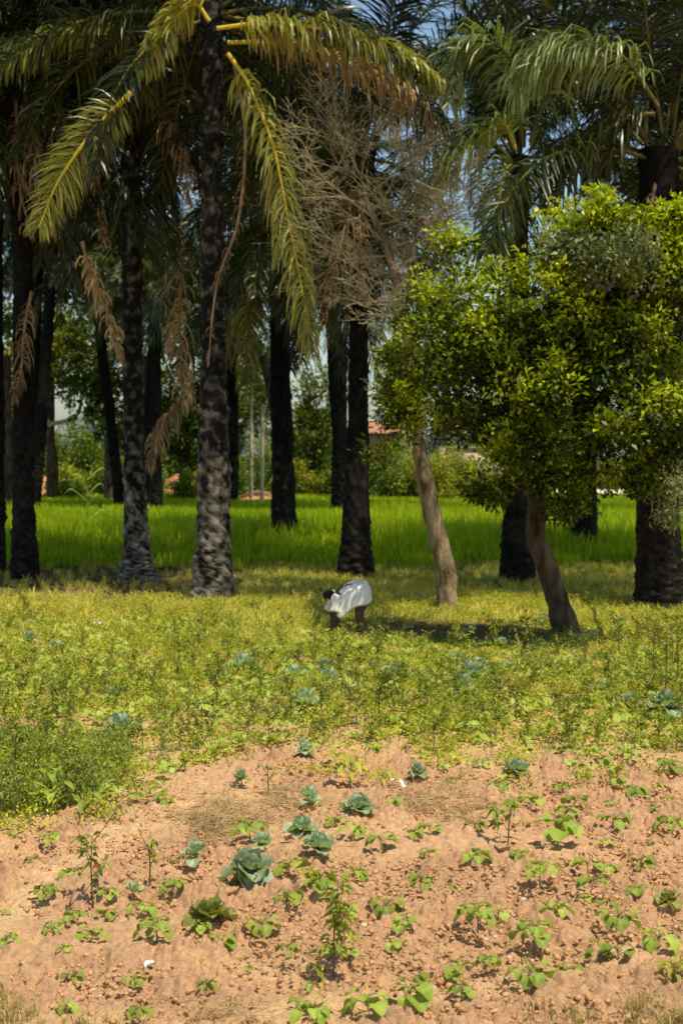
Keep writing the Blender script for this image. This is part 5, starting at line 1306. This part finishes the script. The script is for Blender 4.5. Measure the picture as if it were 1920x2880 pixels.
def person():
    x0, y0 = at(985, 1788)
    root = thing('person', 'person in loose white shirt and tan trousers bending over the plot', 'person', (x0, y0, ghs(x0, y0)))
    M['skin'] = surf_mat('dark_skin', (.045, .024, .015), (.075, .042, .026), 12, .5, .1, 60, spec=.4)
    M['hair'] = surf_mat('black_hair', (.006, .005, .005), (.018, .016, .016), 40, .75, .5, 90)
    M['boot'] = surf_mat('dark_boot', (.015, .015, .018), (.035, .035, .04), 20, .6, .2)
    sm, nt, out = new_mat('white_cotton')
    tc = nd(nt, 'ShaderNodeTexCoord'); n1 = nd(nt, 'ShaderNodeTexNoise'); n1.inputs['Scale'].default_value = 9; n1.inputs['Detail'].default_value = 5
    nt.links.new(tc.outputs['Object'], n1.inputs['Vector'])
    c_ = mix_rgb(nt, n1.outputs['Fac'], (.72, .72, .68), (.86, .86, .82))
    p = nd(nt, 'ShaderNodeBsdfPrincipled'); p.inputs['Roughness'].default_value = .85; nt.links.new(c_, p.inputs['Base Color'])
    w_ = nd(nt, 'ShaderNodeTexWave'); w_.inputs['Scale'].default_value = 2; w_.inputs['Distortion'].default_value = 9; w_.inputs['Detail'].default_value = 3
    nt.links.new(tc.outputs['Object'], w_.inputs['Vector'])
    b = nd(nt, 'ShaderNodeBump'); b.inputs['Strength'].default_value = .7; b.inputs['Distance'].default_value = .03
    nt.links.new(w_.outputs['Fac'], b.inputs['Height']); nt.links.new(b.outputs[0], p.inputs['Normal']); nt.links.new(p.outputs[0], out.inputs[0])
    tm, nt, out = new_mat('striped_tan_cloth')
    tc = nd(nt, 'ShaderNodeTexCoord'); w_ = nd(nt, 'ShaderNodeTexWave', bands_direction='Z'); w_.inputs['Scale'].default_value = 9; w_.inputs['Distortion'].default_value = 1.5
    nt.links.new(tc.outputs['Object'], w_.inputs['Vector'])
    c_ = mix_rgb(nt, w_.outputs['Fac'], (.035, .022, .016), (.12, .07, .045))  # tan cloth darkened, the shirt's shade put into its colour
    p = nd(nt, 'ShaderNodeBsdfPrincipled'); p.inputs['Roughness'].default_value = .9; nt.links.new(c_, p.inputs['Base Color']); nt.links.new(p.outputs[0], out.inputs[0])
    # ---- body, one continuous skinned surface (x left-right in the picture, facing -x)
    V, E, r = [], [], []
    def add(p, rad, par=None):
        V.append(p); r.append(rad)
        if par is not None: E.append((par, len(V) - 1))
        return len(V) - 1
    pel = add((.20, .02, .70), .125)
    sp1 = add((.09, .05, .76), .12, pel); sp2 = add((-.06, .09, .73), .125, sp1); ch = add((-.17, .12, .68), .115, sp2)
    nk = add((-.255, .16, .655), .05, ch); hd = add((-.315, .175, .66), .075, nk); crn = add((-.385, .18, .62), .065, hd)
    jaw = add((-.345, .165, .585), .035, hd); 
    def hand(par, p, dirv):
        d = np.array(dirv, float); d /= np.linalg.norm(d); s = nrm(np.cross(d, [0, 1, .2])); t = np.cross(s, d)
        palm_ = add(tuple(np.array(p) + d * .045), (.030, .018), par)
        for k, ln in enumerate((.060, .070, .065, .050)):
            b_ = np.array(p) + d * .075 + s * (k - 1.5) * .019
            a1 = add(tuple(b_), .0095, palm_); a2 = add(tuple(b_ + d * ln * .5 + t * .012), .0085, a1); add(tuple(b_ + d * ln * .85 + t * .035), .007, a2)
        th = np.array(p) + d * .03 - s * .035; a1 = add(tuple(th), .011, palm_); add(tuple(th + d * .035 - s * .012 + t * .02), .008, a1)
    for sd_, sh, el, wr in ((1, (-.17, -.06, .645), (-.235, -.10, .43), (-.175, -.08, .23)), (-1, (-.19, .29, .655), (-.33, .30, .44), (-.30, .22, .24))):
        a = add(sh, .06, ch); b_ = add(el, .042, a); c_ = add(wr, .027, b_); hand(c_, wr, (.05, .02, -1))
    for sd_, hp, kn, an, toe in ((1, (.18, -.06, .64), (.14, -.09, .34), (.17, -.06, .06), (.06, -.08, .025)), (-1, (.14, .11, .64), (-.20, .06, .42), (-.27, .06, .07), (-.38, .04, .025))):
        a = add(hp, .08, pel); b_ = add(kn, .055, a); c_ = add(an, .04, b_); add(toe, .03, c_)
    body = skin_mesh('person_body', V, E, r, [M['skin']], 2)
    link('body', body, root)
    # ---- trousers
    for nm, hp, kn, an in (('trouser_leg', (.185, -.06, .62), (.145, -.09, .35), (.172, -.06, .09)), ('trouser_leg', (.14, .10, .62), (-.205, .055, .425), (-.275, .055, .11))):
        mb = MB(); Q = cr([hp, tuple((np.array(hp) + kn) / 2 + np.array([0, 0, .01])), kn, tuple((np.array(kn) + an) / 2 + np.array([.01, 0, 0])), an], 22)
        tube(mb, Q, [.105, .092, .078, .068, .062, .068], 14, .5, 0, .08, cap=False)
        o = link(nm, mb.mesh('trouser_leg', tm, smooth=True), root)
    for (ax, ay), t in (((.17, -.06), .07), ((-.275, .055), .07)):
        mb = MB(); tube(mb, cr([(ax + .05, ay, .05), (ax, ay, .06), (ax - .09, ay - .01, .035), (ax - .16, ay - .015, .03)], 12), [.04, .055, .045, .03], 10, .5, 0)
        tube(mb, cr([(ax, ay, .04), (ax + .002, ay, .10), (ax + .004, ay, .16)], 6), [.055, .058, .064], 10, .5, 0)
        link('boot', mb.mesh('boot', M['boot'], smooth=True), root)
    # ---- hair and face
    mb = MB(); n, k = 12, 18; cc = np.array([-.352, .18, .645]); Vh = []
    for i in range(n):
        f = i / (n - 1) * PI * .62
        for j in range(k):
            a = 2 * PI * j / k; d = np.array([math.cos(a) * math.sin(f), math.sin(a) * math.sin(f), math.cos(f)])
            d = np.array([d[0] * .93 - d[2] * .36, d[1], d[2] * .93 + d[0] * .36])
            Vh.append(cc + d * np.array([.10, .09, .095]) * (1 + .05 * rng.random()))
    Fh = [[i * k + j, i * k + (j + 1) % k, (i + 1) * k + (j + 1) % k, (i + 1) * k + j] for i in range(n - 1) for j in range(k)]
    mb.add(Vh, Fh); link('hair', mb.mesh('hair', M['hair'], smooth=True), root)
    mb = MB(); tube(mb, cr([(-.395, .17, .585), (-.41, .168, .57), (-.40, .168, .56)], 5), [.012, .018, .014], 6); link('nose', mb.mesh('nose', M['skin'], smooth=True), root)
    for yy in (.11, .245):
        mb = MB(); tube(mb, cr([(-.325, yy, .635), (-.318, yy, .615), (-.328, yy, .60)], 6), [.012, .02, .012], 6); link('ear', mb.mesh('ear', M['skin'], smooth=True), root)
    # ---- loose shirt: arches draped over the back, hanging lower at the belly
    st = [(.335, .56, .64, .54), (.345, .74, .62, .52), (.30, .85, .56, .50), (.22, .905, .52, .50), (.12, .91, .48, .48), (.03, .88, .39, .42), (-.05, .845, .30, .38), (-.12, .80, .29, .40), (-.18, .765, .42, .48), (-.225, .72, .54, .56), (-.25, .69, .60, .60)]
    wn = [.17, .21, .235, .245, .25, .255, .25, .24, .21, .16, .10]; m = 23; Vs = []
    for i, ((sx, top, zn, zf), wd) in enumerate(zip(st, wn)):
        cy = .05 + .09 * (1 - (sx + .25) / .6)
        for j in range(m):
            q = j / (m - 1) * 2 - 1                       # -1 near side hem .. +1 far side hem
            a = q * PI / 2
            bot = zn if q < 0 else zf
            yy = cy + wd * math.copysign(abs(math.sin(a)) ** .75, q) * (1 + .10 * abs(q) ** 3)
            zz = bot + (top - bot) * max(0, math.cos(a)) ** .55
            fold = .014 * math.sin(.8 * i + 6 * q) * abs(q)
            lean = -.07 * abs(q) ** 2 * (1 if i > 3 else -.1)
            Vs.append((sx + lean, yy + fold, zz + .02 * math.sin(.9 * i + 3 * q) * abs(q)))
    Fs = [[i * m + j, i * m + j + 1, (i + 1) * m + j + 1, (i + 1) * m + j] for i in range(len(st) - 1) for j in range(m - 1)]
    o = link('shirt', MB().add(Vs, Fs).mesh('shirt', sm, smooth=True), root)
    md = o.modifiers.new('sub', 'SUBSURF'); md.levels = 1; md.render_levels = 2
    md = o.modifiers.new('thick', 'SOLIDIFY'); md.thickness = .006; md.offset = 1
    for sh, el in (((-.17, -.07, .66), (-.25, -.11, .40)), ((-.20, .29, .67), (-.36, .30, .38))):
        mb = MB(); tube(mb, cr([sh, tuple((np.array(sh) + el) / 2 + np.array([-.01, 0, .0])), el], 10), [.10, .085, .075, .085], 14, .5, 0, .14, cap=False)
        o = link('sleeve', mb.mesh('sleeve', sm, smooth=True), root)
        md = o.modifiers.new('thick', 'SOLIDIFY'); md.thickness = .005
person()
